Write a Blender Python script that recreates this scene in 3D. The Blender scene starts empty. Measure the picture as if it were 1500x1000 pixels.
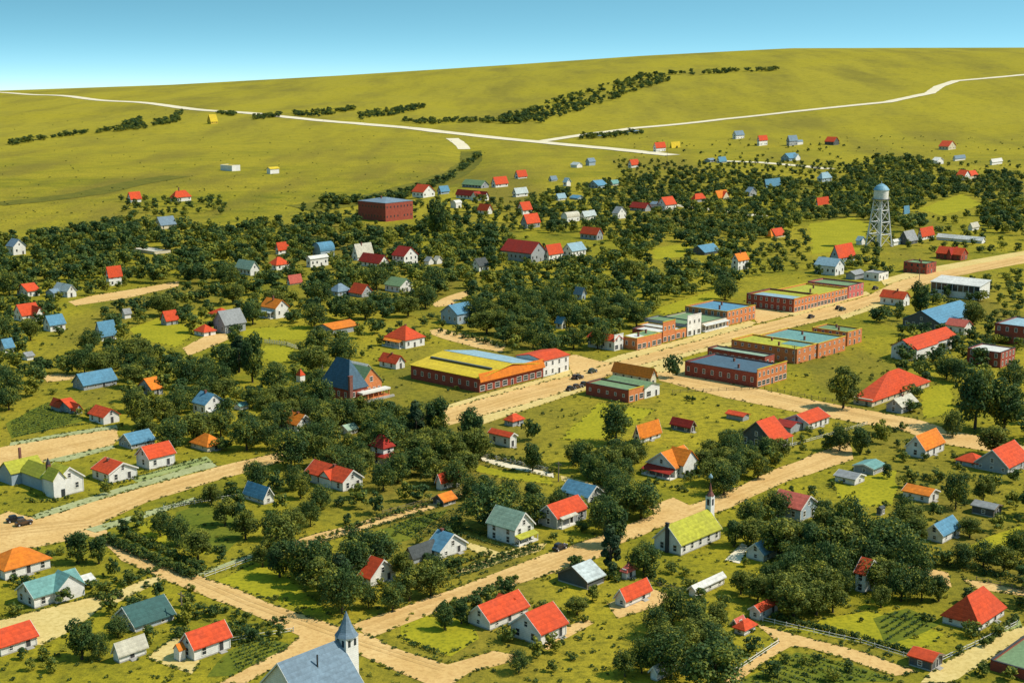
import bpy, math, random
import numpy as np
from mathutils import Vector
random.seed(7)
S = bpy.context.scene
COL = S.collection
R = math.radians
# ------------------------------------------------------------------ camera
CH = 115.0                      # height of the aircraft above the town
F = 2120.0                      # focal length in pixels of a 1500-wide picture
PITCH = R(11.1)
CP, SP = math.cos(PITCH), math.sin(PITCH)
cam = bpy.data.cameras.new('camera')
cam.sensor_width = 36.0
cam.lens = 36.0 * F / 1500.0
cam.clip_start = 1.0
cam.clip_end = 60000.0
camo = bpy.data.objects.new('camera', cam)
camo.location = (0, 0, CH)
camo.rotation_euler = (math.pi / 2 - PITCH, 0, 0)
COL.objects.link(camo)
S.camera = camo
def project(x, y, z):
    dz = z - CH
    d = y * CP - dz * SP
    u = y * SP + dz * CP
    return 750 + F * x / d, 500 - F * u / d, d
def ray(px, py):
    a, b = (px - 750) / F, (500 - py) / F
    return a, CP + b * SP, -SP + b * CP
# ------------------------------------------------------------------ terrain height
SKY = [(-900, 139), (0, 134), (250, 125), (500, 111), (750, 95), (940, 82), (1160, 71), (1500, 70), (2400, 74)]
RC, R0 = 4100.0, 1650.0
def interp(x, tab):
    if x <= tab[0][0]: return tab[0][1]
    for (a, b), (c, d) in zip(tab, tab[1:]):
        if x <= c: return b + (d - b) * (x - a) / (c - a)
    return tab[-1][1]
def h0(x, y):
    r = math.hypot(x, y)
    if r < R0 or y <= 0: return 0.0
    px = 750 + F * max(-1.2, min(1.2, x / y)) / CP
    dx, dy, dz = ray(px, interp(px, SKY))
    zc = CH + RC * dz / math.hypot(dx, dy)
    if r < RC:
        t = (r - R0) / (RC - R0)
        s = t * t * (3 - 2 * t)
    else:
        return zc - (r - RC) ** 2 / (r - RC + 600.0) * .05      # beyond the crest the land falls away
    w = min(1, (r - R0) / 500) * min(1, max(0, (RC - r) / 700.0))
    return zc * s + w * (2.2 * math.sin(x / 173.0 + y / 240.0) + 1.6 * math.sin(x / 91.0 - y / 133.0))
def hit(px, py, hf):
    dx, dy, dz = ray(px, py)
    if dz < 0:
        t = -CH / dz
        if t * math.hypot(dx, dy) < 900: return Vector((dx * t, dy * t, 0.0))
    n = math.hypot(dx, dy)
    st = 6.0 / n
    t = 800.0 / n
    while t * n < 6000:
        if CH + dz * t < hf(dx * t, dy * t):
            lo, hi = t - st, t
            for _ in range(18):
                m = (lo + hi) / 2
                if CH + dz * m < hf(dx * m, dy * m): hi = m
                else: lo = m
            return Vector((dx * hi, dy * hi, hf(dx * hi, dy * hi)))
        t += st
    return None
GUL = [hit(px, py, h0) for px, py in [(684, 219), (688, 236), (668, 255), (622, 271), (560, 288), (470, 303)]]
def seg_dist(x, y, a, b):
    vx, vy = b.x - a.x, b.y - a.y
    t = max(0, min(1, ((x - a.x) * vx + (y - a.y) * vy) / (vx * vx + vy * vy)))
    return math.hypot(x - a.x - t * vx, y - a.y - t * vy)
def hgt(x, y):
    z = h0(x, y)
    r = math.hypot(x, y)
    if 950 < r < 2300 and -420 < x < 20:
        d = min(seg_dist(x, y, a, b) for a, b in zip(GUL, GUL[1:]))
        if d < 90: z -= 5.0 * math.exp(-(d / 26.0) ** 2)
    return z
def at(px, py): return hit(px, py, hgt)
# ------------------------------------------------------------------ naming helpers
def tag(o, label=None, cat=None, group=None, kind=None):
    if label: o['label'] = label
    if cat: o['category'] = cat
    if group: o['group'] = group
    if kind: o['kind'] = kind
    return o
def empty(name, loc, rz=0.0):
    o = bpy.data.objects.new(name, None)
    o.empty_display_size = 1.0
    o.location = loc
    o.rotation_euler = (0, 0, rz)
    COL.objects.link(o)
    return o
def link(name, mesh, parent=None, loc=None, rz=None):
    o = bpy.data.objects.new(name, mesh)
    if parent: o.parent = parent
    if loc is not None: o.location = loc
    if rz is not None: o.rotation_euler = (0, 0, rz)
    COL.objects.link(o)
    return o
class MB:
    """collects shapes, then links them as one mesh object"""
    def __init__(s): s.v, s.f, s.m = [], [], []
    def face(s, pts, mi=0):
        n = len(s.v); s.v += [tuple(p) for p in pts]; s.f.append(tuple(range(n, n + len(pts)))); s.m.append(mi)
    def solid(s, v, f, mi=0):
        n = len(s.v); s.v += [tuple(p) for p in v]
        for q in f: s.f.append(tuple(n + i for i in q)); s.m.append(mi)
    def box(s, x0, x1, y0, y1, z0, z1, mi=0):
        s.solid([(x0, y0, z0), (x1, y0, z0), (x1, y1, z0), (x0, y1, z0), (x0, y0, z1), (x1, y0, z1), (x1, y1, z1), (x0, y1, z1)],
                [(3, 2, 1, 0), (4, 5, 6, 7), (0, 1, 5, 4), (1, 2, 6, 5), (2, 3, 7, 6), (3, 0, 4, 7)], mi)
    def prism(s, prof, a, b, axis='x', mi=0):
        """prof: closed list of (u, z); extruded from a to b along axis (u is the other horizontal axis)"""
        n = len(prof)
        if axis == 'x': v = [(a, u, z) for u, z in prof] + [(b, u, z) for u, z in prof]
        else: v = [(u, a, z) for u, z in prof] + [(u, b, z) for u, z in prof]
        f = [tuple(range(n - 1, -1, -1)), tuple(range(n, 2 * n))]
        f += [(i, (i + 1) % n, n + (i + 1) % n, n + i) for i in range(n)]
        s.solid(v, f, mi)
    def bar(s, p, q, r, r2=None, n=6, mi=0):
        p, q = Vector(p), Vector(q); r2 = r if r2 is None else r2
        d = (q - p)
        if d.length < 1e-6: return
        d.normalize()
        u = d.orthogonal().normalized(); w = d.cross(u)
        v = []
        for c, rr in ((p, r), (q, r2)):
            for k in range(n):
                a = 2 * math.pi * k / n
                v.append(c + u * (rr * math.cos(a)) + w * (rr * math.sin(a)))
        f = [tuple(range(n - 1, -1, -1)), tuple(range(n, 2 * n))] + [(i, (i + 1) % n, n + (i + 1) % n, n + i) for i in range(n)]
        s.solid(v, f, mi)
    def lathe(s, prof, n=20, cx=0, cy=0, mi=0):
        v = []
        for r, z in prof:
            for k in range(n):
                a = 2 * math.pi * k / n
                v.append((cx + r * math.cos(a), cy + r * math.sin(a), z))
        f = []
        for i in range(len(prof) - 1):
            for k in range(n):
                k2 = (k + 1) % n
                f.append((i * n + k, i * n + k2, (i + 1) * n + k2, (i + 1) * n + k))
        f.append(tuple(range(n - 1, -1, -1)))
        f.append(tuple(range((len(prof) - 1) * n, len(prof) * n)))
        s.solid(v, f, mi)
    def mesh(s, name, mats, smooth=False):
        me = bpy.data.meshes.new(name)
        me.from_pydata(s.v, [], s.f)
        for m in (mats if isinstance(mats, (list, tuple)) else [mats]): me.materials.append(m)
        if any(s.m): me.polygons.foreach_set('material_index', s.m)
        if smooth: me.polygons.foreach_set('use_smooth', [True] * len(s.f))
        import bmesh
        bm = bmesh.new(); bm.from_mesh(me)
        bmesh.ops.recalc_face_normals(bm, faces=bm.faces)
        bm.to_mesh(me); bm.free()
        return me
    def build(s, name, mats, parent=None, smooth=False):
        return link(name, s.mesh(name, mats, smooth), parent)
# ------------------------------------------------------------------ materials
def nmat(name):
    m = bpy.data.materials.new(name); m.use_nodes = True
    nt = m.node_tree; b = nt.nodes['Principled BSDF']
    return m, nt, b
def nd(nt, typ, **kw):
    n = nt.nodes.new(typ)
    for k, v in kw.items():
        if k in n.inputs: n.inputs[k].default_value = v
        else: setattr(n, k, v)
    return n
def mixc(nt, fac, a, b, blend='MIX'):
    n = nt.nodes.new('ShaderNodeMix'); n.data_type = 'RGBA'; n.blend_type = blend
    for i, v in ((0, fac), (6, a), (7, b)):
        if hasattr(v, 'is_output'): nt.links.new(v, n.inputs[i])
        elif i == 0: n.inputs[0].default_value = v
        else: n.inputs[i].default_value = (*v, 1)
    return n.outputs[2]
def mapr(nt, val, a, b, c=0.0, d=1.0):
    n = nt.nodes.new('ShaderNodeMapRange')
    nt.links.new(val, n.inputs[0])
    for i, v in zip((1, 2, 3, 4), (a, b, c, d)): n.inputs[i].default_value = v
    return n.outputs[0]
def noise(nt, vec, scale, detail=3.0, rough=0.55):
    n = nd(nt, 'ShaderNodeTexNoise', Scale=scale, Detail=detail, Roughness=rough)
    nt.links.new(vec, n.inputs['Vector'])
    return n.outputs['Fac']
def bump(nt, b, hgtsock, strength, dist):
    n = nd(nt, 'ShaderNodeBump', Strength=strength, Distance=dist)
    nt.links.new(hgtsock, n.inputs['Height']); nt.links.new(n.outputs[0], b.inputs['Normal'])
def surf(name, col, dark=0.6, light=1.15, scale=1.3, rough=0.85, bands=None, bstr=0.4, stain=0.25, rnd=0.32):
    """weathered paint, shingle or plaster: two noises, optional courses, a tint per object"""
    m, nt, b = nmat(name)
    tc = nd(nt, 'ShaderNodeTexCoord').outputs['Object']
    n1 = noise(nt, tc, scale, 4)
    n2 = noise(nt, tc, scale * 0.16, 3)
    n3 = noise(nt, tc, scale * 4.5, 2)
    c = mixc(nt, mapr(nt, n1, .3, .7), tuple(v * dark for v in col), tuple(min(.9, v * light) for v in col))
    c = mixc(nt, mapr(nt, n2, .35, .7, 0, stain), c, tuple(v * .45 + .03 for v in col))
    c = mixc(nt, mapr(nt, n3, .45, .75, 0, .3), c, tuple(v * .5 for v in col))
    h = n3
    if bands:
        w = nd(nt, 'ShaderNodeTexWave', wave_type='BANDS', bands_direction='Z', wave_profile='SAW', Scale=bands, Distortion=.6)
        w.inputs['Detail'].default_value = 2
        nt.links.new(tc, w.inputs['Vector'])
        c = mixc(nt, mapr(nt, w.outputs['Fac'], 0, 1, .28, 0), c, tuple(v * .35 for v in col))
        ad = nd(nt, 'ShaderNodeMath', operation='ADD'); nt.links.new(w.outputs['Fac'], ad.inputs[0]); nt.links.new(n3, ad.inputs[1])
        h = ad.outputs[0]
    oi = nd(nt, 'ShaderNodeObjectInfo').outputs['Random']
    c = mixc(nt, mapr(nt, oi, 0, 1, 0, rnd), c, tuple(v * .55 for v in col))
    nt.links.new(c, b.inputs['Base Color'])
    b.inputs['Roughness'].default_value = rough
    b.inputs['Specular IOR Level'].default_value = .25
    bump(nt, b, h, bstr, .05)
    return m
M = {}
ROOF = dict(red=(.66, .075, .018), orange=(.76, .21, .015), darkred=(.38, .028, .015), pink=(.60, .13, .09), blue=(.11, .28, .41),
            deepblue=(.08, .145, .20), green=(.20, .31, .15), lime=(.44, .43, .04), teal=(.17, .36, .33), darkteal=(.05, .13, .12),
            grey=(.30, .31, .31), pale=(.50, .56, .55), cream=(.60, .56, .44), white=(.72, .70, .64), palegreen=(.34, .46, .33),
            yellow=(.72, .52, .03), slate=(.19, .27, .34), dark=(.07, .08, .08), paleblue=(.30, .45, .52))
WALL = dict(white=(.84, .82, .76), grey=(.36, .38, .39), dark=(.10, .11, .11), cream=(.68, .60, .42), blue=(.36, .45, .51),
            yellow=(.66, .47, .05))
for k, c in ROOF.items(): M['roof_' + k] = surf('roof_' + k, c, .66, 1.2, 1.1, .85, bands=.42, bstr=.7, stain=.45)
for k, c in WALL.items(): M['wall_' + k] = surf('wall_' + k, c, .82, 1.06, .9, .75, bands=.8, bstr=.3, stain=.30, rnd=.12)
def brick(name, c1, c2, mortar):
    m, nt, b = nmat(name)
    tc = nd(nt, 'ShaderNodeTexCoord').outputs['Object']
    sp = nd(nt, 'ShaderNodeSeparateXYZ'); nt.links.new(tc, sp.inputs[0])
    ad = nd(nt, 'ShaderNodeMath', operation='ADD'); nt.links.new(sp.outputs[0], ad.inputs[0]); nt.links.new(sp.outputs[1], ad.inputs[1])
    cb = nd(nt, 'ShaderNodeCombineXYZ'); nt.links.new(ad.outputs[0], cb.inputs[0]); nt.links.new(sp.outputs[2], cb.inputs[1])
    br = nd(nt, 'ShaderNodeTexBrick', Scale=1.0)
    br.inputs['Color1'].default_value = (*c1, 1); br.inputs['Color2'].default_value = (*c2, 1); br.inputs['Mortar'].default_value = (*mortar, 1)
    br.inputs['Brick Width'].default_value = .6; br.inputs['Row Height'].default_value = .22; br.inputs['Mortar Size'].default_value = .02
    nt.links.new(cb.outputs[0], br.inputs['Vector'])
    n1 = noise(nt, tc, .8, 4)
    c = mixc(nt, mapr(nt, n1, .3, .75, 0, .5), br.outputs['Color'], tuple(v * .45 for v in c1))
    nt.links.new(c, b.inputs['Base Color']); b.inputs['Roughness'].default_value = .9
    bump(nt, b, br.outputs['Fac'], .3, -.03)
    return m
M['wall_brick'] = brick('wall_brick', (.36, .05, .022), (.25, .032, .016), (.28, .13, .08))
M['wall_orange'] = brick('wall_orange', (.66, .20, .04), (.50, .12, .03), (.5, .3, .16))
M['wall_pinkbrick'] = brick('wall_pinkbrick', (.58, .09, .08), (.45, .06, .06), (.5, .3, .25))
M['trim'] = surf('trim', (.74, .71, .64), .85, 1.05, 2, .6, bstr=.1, stain=.1)
M['dark_trim'] = surf('dark_trim', (.05, .05, .05), .8, 1.2, 2, .7, bstr=.1)
M['timber'] = surf('timber', (.22, .17, .12), .7, 1.2, 2, .9)
M['concrete'] = surf('concrete', (.42, .40, .36), .8, 1.1, 1, .9)
M['chimney_brick'] = brick('chimney_brick', (.22, .06, .04), (.16, .05, .03), (.2, .15, .12))
def glass(name):
    m, nt, b = nmat(name)
    tc = nd(nt, 'ShaderNodeTexCoord').outputs['Object']
    c = mixc(nt, noise(nt, tc, 1.5), (.012, .016, .02), (.05, .06, .07))
    nt.links.new(c, b.inputs['Base Color']); b.inputs['Roughness'].default_value = .12
    return m
M['glass'] = glass('window_glass')
def ground_mat():
    m, nt, b = nmat('prairie_grass')
    g = nd(nt, 'ShaderNodeNewGeometry').outputs['Position']
    big = noise(nt, g, .006, 5, .6)
    mid = noise(nt, g, .045, 5, .65)
    fine = noise(nt, g, .42, 4, .7)
    mp = nd(nt, 'ShaderNodeMapping'); mp.inputs['Scale'].default_value = (.011, .0022, .011); mp.inputs['Rotation'].default_value = (0, 0, R(52))
    nt.links.new(g, mp.inputs['Vector'])
    st = noise(nt, mp.outputs[0], 1.0, 4, .6)
    c = mixc(nt, mapr(nt, mid, .38, .60), GR_GREEN, GR_OLIVE)
    c = mixc(nt, mapr(nt, big, .40, .58, 0, .65), c, GR_STRAW)
    c = mixc(nt, mapr(nt, st, .47, .62, 0, .75), c, GR_BROWN)
    c = mixc(nt, mapr(nt, fine, .46, .66, 0, .6), c, GR_DARK)
    grain = noise(nt, g, 2.1, 3, .75)
    c = mixc(nt, mapr(nt, grain, .50, .64, 0, .5), c, GR_DARK)
    ln = nd(nt, 'ShaderNodeVectorMath', operation='LENGTH'); nt.links.new(g, ln.inputs[0])
    far = mixc(nt, mapr(nt, st, .42, .66), GR_GOLD, (.205, .172, .024))                     # the open prairie beyond the town is drier and more golden
    far = mixc(nt, mapr(nt, big, .42, .6, 0, .6), far, GR_OLIVE)
    c = mixc(nt, mapr(nt, ln.outputs['Value'], 1350, 2300, 0, .8), c, far)
    grit = noise(nt, g, .09, 6, .8)
    c = mixc(nt, mapr(nt, grit, .5, .66, 0, .45), c, GR_DARK)
    nt.links.new(c, b.inputs['Base Color']); b.inputs['Roughness'].default_value = 1.0
    b.inputs['Specular IOR Level'].default_value = 0.05
    bump(nt, b, fine, .9, .5)
    return m
GR_GOLD = (.315, .258, .026)
GR_GREEN, GR_OLIVE, GR_STRAW, GR_BROWN, GR_DARK = (.145, .148, .013), (.30, .252, .016), (.40, .31, .025), (.185, .142, .026), (.055, .064, .011)
M['ground'] = ground_mat()
def dirt_mat(name, c1, c2, spot):
    m, nt, b = nmat(name)
    g = nd(nt, 'ShaderNodeNewGeometry').outputs['Position']
    n1, n2, n3 = noise(nt, g, .09, 4), noise(nt, g, .9, 4, .7), noise(nt, g, .3, 3)
    c = mixc(nt, mapr(nt, n1, .35, .65), c1, c2)
    c = mixc(nt, mapr(nt, n2, .45, .66, 0, .75), c, spot)
    c = mixc(nt, mapr(nt, n3, .6, .75, 0, .35), c, tuple(v * .6 for v in c1))
    nt.links.new(c, b.inputs['Base Color']); b.inputs['Roughness'].default_value = 1.0
    b.inputs['Specular IOR Level'].default_value = .05
    bump(nt, b, n2, .5, .15)
    return m
M['dirt'] = dirt_mat('dirt_road', (.55, .345, .128), (.63, .42, .175), (.42, .24, .085))
M['walk'] = dirt_mat('sidewalk_gravel', (.54, .40, .145), (.60, .46, .19), (.40, .29, .09))
M['paleroad'] = dirt_mat('pale_gravel', (.62, .55, .40), (.68, .61, .46), (.52, .42, .25))
M['concwalk'] = dirt_mat('mossy_walk', (.30, .31, .15), (.36, .37, .19), (.21, .23, .09))
M['drawgrass'] = dirt_mat('draw_grass', (.105, .105, .016), (.17, .15, .02), (.055, .065, .012))
M['mintlawn'] = dirt_mat('mint_lawn', (.25, .29, .105), (.31, .34, .135), (.16, .20, .05))
M['rut'] = dirt_mat('rut_dirt', (.49, .30, .107), (.56, .36, .145), (.41, .24, .085))
M['plot'] = dirt_mat('garden_plot', (.10, .125, .014), (.16, .165, .018), (.06, .08, .012))
M['yellowgrass'] = dirt_mat('yellow_grass', (.27, .245, .015), (.34, .295, .018), (.13, .14, .013))
def leaf_mat(name, dark, mid, lite):
    m, nt, b = nmat(name)
    t = nd(nt, 'ShaderNodeAttribute', attribute_name='tone').outputs['Fac']
    oi = nd(nt, 'ShaderNodeObjectInfo').outputs['Random']
    c = mixc(nt, mapr(nt, t, .15, .6), dark, mid)
    c = mixc(nt, mapr(nt, t, .58, 1.0, 0, .95), c, lite)
    c = mixc(nt, mapr(nt, oi, 0, 1, 0, .35), c, mid)
    nt.links.new(c, b.inputs['Base Color']); b.inputs['Roughness'].default_value = .7
    b.inputs['Specular IOR Level'].default_value = .2
    tr = nd(nt, 'ShaderNodeBsdfTranslucent'); nt.links.new(c, tr.inputs['Color'])
    mx = nd(nt, 'ShaderNodeMixShader', Fac=.28)
    out = nt.nodes['Material Output']
    nt.links.new(b.outputs[0], mx.inputs[1]); nt.links.new(tr.outputs[0], mx.inputs[2]); nt.links.new(mx.outputs[0], out.inputs['Surface'])
    return m
M['leaf'] = leaf_mat('tree_leaves', (.023, .057, .022), (.066, .112, .024), (.36, .33, .030))
M['leaf_olive'] = leaf_mat('olive_leaves', (.045, .075, .018), (.12, .145, .022), (.38, .34, .030))
M['bark'] = surf('bark', (.07, .055, .04), .6, 1.3, 3, .95)
M['leaf_blue'] = leaf_mat('blue_green_leaves', (.018, .044, .020), (.042, .075, .030), (.14, .18, .04))
def metal(name, col, rough=.45):
    m, nt, b = nmat(name)
    tc = nd(nt, 'ShaderNodeTexCoord').outputs['Object']
    c = mixc(nt, mapr(nt, noise(nt, tc, 1.2, 5), .35, .75), col, tuple(v * .6 for v in col))
    nt.links.new(c, b.inputs['Base Color']); b.inputs['Roughness'].default_value = rough
    return m
M['tank'] = metal('tank_paint', (.72, .70, .64), .5)
M['steel'] = metal('tower_steel', (.62, .62, .60), .5)
M['tankblue'] = metal('tank_roof_blue', (.16, .34, .44), .6)
M['car_black'] = metal('car_black', (.02, .02, .022), .25)
M['car_green'] = metal('car_green', (.03, .06, .045), .25)
M['car_brown'] = metal('car_brown', (.09, .05, .03), .3)
M['tyre'] = metal('tyre', (.015, .015, .015), .9)
M['chrome'] = metal('chrome', (.6, .6, .58), .2)
SKY_STRETCH, SKY_HUE, SKY_SAT, SKY_STR, SKY_DUST, SKY_OZ, SUN_STR, EXPO = 6.5, .452, 1.15, .15, 1.4, 1.2, 4.2, 0.40
# ------------------------------------------------------------------ the ground: one sheet to the horizon
def make_ground():
    rs = [4, 40, 80, 120, 180, 260, 350, 450, 560, 680, 800, 920]
    r = 930
    while r < 2350: rs.append(r); r += 9
    while r < 4600: rs.append(r); r += 28
    while r < 9500: rs.append(r); r += 450
    az = [-180 + 12 * i for i in range(11)] + [-60 + 4 * i for i in range(9)]
    a = -24.0
    while a < 24.01: az.append(a); a += .2
    az += [28 + 4 * i for i in range(8)] + [60 + 12 * i for i in range(10)]
    nA, nR = len(az), len(rs)
    v, f = [], []
    for rr in rs:
        for a in az:
            x, y = rr * math.sin(R(a)), rr * math.cos(R(a))
            v.append((x, y, hgt(x, y)))
    for i in range(nR - 1):
        for k in range(nA):
            k2 = (k + 1) % nA
            f.append((i * nA + k, i * nA + k2, (i + 1) * nA + k2, (i + 1) * nA + k))
    f.append(tuple(range(nA - 1, -1, -1)))
    me = bpy.data.meshes.new('ground'); me.from_pydata(v, [], f); me.materials.append(M['ground'])
    me.polygons.foreach_set('use_smooth', [True] * len(f))
    me.validate()
    import bmesh
    bm = bmesh.new(); bm.from_mesh(me); bmesh.ops.recalc_face_normals(bm, faces=bm.faces)
    bm.faces.ensure_lookup_table()
    if bm.faces[0].normal.z < 0: bmesh.ops.reverse_faces(bm, faces=bm.faces)
    bm.to_mesh(me); bm.free()
    tag(link('ground', me), kind='structure')
make_ground()
CLEAR = []          # picture polygons the trees keep off (roads and open lawns one sees in the photograph)
ROADP = []
ZI = [0]
def rough_poly(pix, step=5.0, jit=.35):
    P = [at(*p) for p in pix]; out = []
    for a, b in zip(P, P[1:] + P[:1]):
        n = max(1, int((b - a).length / step))
        for k in range(n):
            p = a + (b - a) * (k / n)
            out.append((p.x + random.uniform(-jit, jit), p.y + random.uniform(-jit, jit)))
    return out
def flat_area(name, pix, mat, z, clear=True, jit=.35, raised=None):
    pts = rough_poly(pix, jit=jit)
    ZI[0] += 1; z += .0012 * (ZI[0] % 18)
    ar = sum(a[0] * b[1] - b[0] * a[1] for a, b in zip(pts, pts[1:] + pts[:1]))
    if ar < 0: pts.reverse()
    mb = MB()
    n = len(pts)
    mb.face([(x, y, z) for x, y in pts])
    if raised:
        for (a, b) in zip(pts, pts[1:] + pts[:1]): mb.face([(a[0], a[1], 0), (b[0], b[1], 0), (b[0], b[1], z), (a[0], a[1], z)])
    me = bpy.data.meshes.new(name); me.from_pydata(mb.v, [], mb.f); me.materials.append(mat)
    tag(link(name, me), kind='structure')
    if clear: CLEAR.append(pix)
    if clear and name != 'meadow': ROADP.append(pix)
def strip(name, pix, w, mat, dz, clear=True):
    P = [at(*p) for p in pix]; pts = []
    for a, b in zip(P, P[1:]):
        n = max(1, int((b - a).length / 12))
        pts += [a + (b - a) * (k / n) for k in range(n)]
    pts.append(P[-1]); v = []; f = []
    for i, p in enumerate(pts):
        d = (pts[min(i + 1, len(pts) - 1)] - pts[max(i - 1, 0)]); d.z = 0; d.normalize()
        s = Vector((-d.y, d.x, 0)); ww = w / 2 * random.uniform(.93, 1.07)
        for k in range(-2, 3):
            q = p + s * (ww * k / 2)
            v.append((q.x, q.y, hgt(q.x, q.y) + dz))
    for i in range(len(pts) - 1):
        for k in range(4): f.append((i * 5 + k, i * 5 + k + 1, i * 5 + k + 6, i * 5 + k + 5))
    me = bpy.data.meshes.new(name); me.from_pydata(v, [], f); me.materials.append(mat)
    import bmesh
    bm = bmesh.new(); bm.from_mesh(me); bmesh.ops.recalc_face_normals(bm, faces=bm.faces)
    bm.faces.ensure_lookup_table()
    if bm.faces[0].normal.z < 0: bmesh.ops.reverse_faces(bm, faces=bm.faces)
    bm.to_mesh(me); bm.free()
    tag(link(name, me), kind='structure')
# far country roads
strip('highway', [(-40, 133.5), (120, 144), (250, 156), (400, 170), (520, 181), (640, 193), (785, 208), (900, 219), (985, 228)], 25, M['paleroad'], .55)
strip('highway_branch', [(790, 208), (860, 197), (930, 188), (1060, 175), (1200, 160), (1300, 150), (1362, 137), (1376, 127), (1400, 119), (1500, 110), (1560, 107)], 18, M['paleroad'], .55)
strip('country_road', [(1050, 236), (1110, 238), (1170, 243), (1215, 248)], 17, M['paleroad'], .3)
strip('field_track', [(662, 203), (670, 208), (677, 214), (680, 219)], 17, M['paleroad'], .3)
strip('field_lane', [(985, 300), (1040, 307), (1120, 317)], 12, M['paleroad'], .1)
strip('creek_road', [(870, 200), (905, 196), (935, 191)], 10, M['roof_slate'], .25, False)
strip('draw_bed', [(690, 222), (690, 238), (668, 256), (622, 272), (560, 288), (500, 298), (440, 306)], 26, M['drawgrass'], .22, False)
strip('draw_bed', [(-10, 300), (60, 293), (130, 284), (200, 268), (260, 258)], 30, M['drawgrass'], .22, False)
# the streets of the town
D, W = M['dirt'], M['walk']
flat_area('main_street', [(632, 604), (707, 584), (800, 559), (838, 550), (905, 530), (1000, 505), (1100, 478), (1165, 462), (1270, 434), (1310, 414), (1345, 404), (1510, 372), (1720, 336), (1720, 345), (1510, 384), (1400, 404), (1330, 425), (1275, 448), (1230, 463), (1100, 494), (1020, 513), (960, 529), (905, 544), (860, 564), (760, 595), (700, 611), (660, 622), (640, 628)], D, .05)
flat_area('west_street', [(-30, 824), (-260, 900), (-260, 838), (-30, 766), (13, 748), (50, 758), (200, 716), (320, 683), (440, 655), (450, 664), (330, 700), (290, 712), (210, 737), (150, 765), (160, 790), (130, 785), (13, 810)], D, .05)
flat_area('cross_street', [(140, 786), (168, 786), (230, 815), (300, 846), (360, 868), (420, 893), (520, 925), (545, 932), (575, 948), (655, 972), (725, 952), (770, 962), (690, 985), (650, 1010), (560, 975), (500, 945), (440, 960), (360, 1000), (320, 1000), (420, 950), (440, 930), (370, 900), (290, 868), (230, 845), (180, 820)], D, .054)
flat_area('church_street', [(515, 914), (650, 867), (760, 826), (790, 815), (875, 786), (960, 752), (950, 742), (985, 728), (1010, 740), (1060, 722), (1130, 690), (1200, 662), (1245, 645), (1250, 672), (1200, 690), (1150, 706), (1100, 728), (1060, 748), (1010, 760), (960, 775), (900, 800), (875, 816), (785, 847), (700, 872), (650, 891), (590, 914), (545, 934)], D, .058)
flat_area('south_street', [(960, 545), (985, 544), (1010, 550), (1100, 567), (1200, 588), (1345, 614), (1400, 632), (1460, 644), (1510, 655), (1700, 700), (1700, 718), (1510, 670), (1430, 658), (1370, 648), (1320, 630), (1180, 606), (1060, 582), (965, 557)], D, .058)
flat_area('alley', [(395, 803), (440, 788), (640, 734), (680, 718), (690, 722), (650, 740), (450, 800), (405, 812)], D, .05)
flat_area('alley_end', [(288, 841), (330, 824), (400, 801), (400, 805), (330, 829), (296, 842)], M['concwalk'], .046)
flat_area('north_street', [(-260, 720), (-30, 662), (13, 652), (90, 640), (172, 627), (174, 641), (165, 652), (90, 671), (13, 690), (-30, 702), (-260, 765)], D, .05)
flat_area('west_lane', [(100, 442), (140, 432), (200, 423), (262, 412), (262, 419), (190, 436), (110, 448)], D, .05)
flat_area('back_lane', [(632, 446), (655, 434), (692, 423), (690, 430), (660, 447), (640, 450)], D, .05)
flat_area('store_lane', [(628, 484), (645, 481), (720, 498), (740, 505), (735, 516), (700, 510), (650, 496), (632, 490)], D, .05)
flat_area('store_crossing', [(832, 522), (842, 519), (875, 528), (905, 530), (838, 550)], D, .046)
flat_area('north_crossing', [(1093, 446), (1104, 444), (1165, 460), (1110, 474)], D, .046)
flat_area('corner_lot', [(955, 528), (990, 522), (1010, 535), (1006, 550), (962, 548)], M['walk'], .042, False)
flat_area('pasture_lane', [(62, 551), (85, 547), (112, 549), (105, 556), (70, 560)], D, .05)
flat_area('hay_yard', [(268, 510), (300, 492), (330, 488), (335, 497), (300, 512), (275, 521)], D, .05)
flat_area('grain_lane', [(1310, 425), (1345, 410), (1330, 425), (1300, 436)], D, .046, False)
flat_area('field_end_lane', [(1300, 820), (1330, 826), (1388, 838), (1394, 860), (1375, 853), (1345, 836), (1310, 828)], D, .05)
flat_area('east_lane', [(1408, 847), (1440, 852), (1510, 866), (1510, 874), (1430, 862)], D, .05)
flat_area('fence_lane', [(1105, 912), (1150, 925), (1200, 938), (1270, 956), (1345, 984), (1310, 990), (1240, 965), (1180, 948), (1158, 947), (1075, 1000), (1050, 1000), (1120, 955), (1140, 940)], D, .05)
flat_area('corner_lane', [(1510, 915), (1470, 925), (1420, 950), (1375, 975), (1350, 1000), (1395, 1000), (1440, 970), (1510, 930)], M['walk'], .05)
flat_area('house_yard', [(-30, 915), (13, 905), (70, 890), (110, 880), (145, 872), (150, 888), (130, 905), (95, 928), (60, 945), (-30, 945)], M['walk'], .042)
flat_area('shed_yard', [(150, 878), (205, 850), (240, 842), (235, 850), (165, 886)], M['walk'], .038)
flat_area('cement_yard', [(216, 962), (236, 947), (258, 932), (295, 968), (280, 986), (245, 974)], M['walk'], .046)
flat_area('chapel_yard', [(890, 885), (930, 868), (955, 862), (1000, 875), (960, 888), (905, 905)], D, .046)
flat_area('house_path', [(815, 925), (860, 905), (872, 912), (820, 938), (805, 952), (795, 948)], D, .05)
flat_area('garden_walk', [(660, 838), (720, 816), (760, 800), (800, 795), (790, 806), (740, 822), (690, 838)], M['walk'], .046)
flat_area('path', [(690, 795), (740, 812), (730, 820), (680, 802)], M['walk'], .05)
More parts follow.
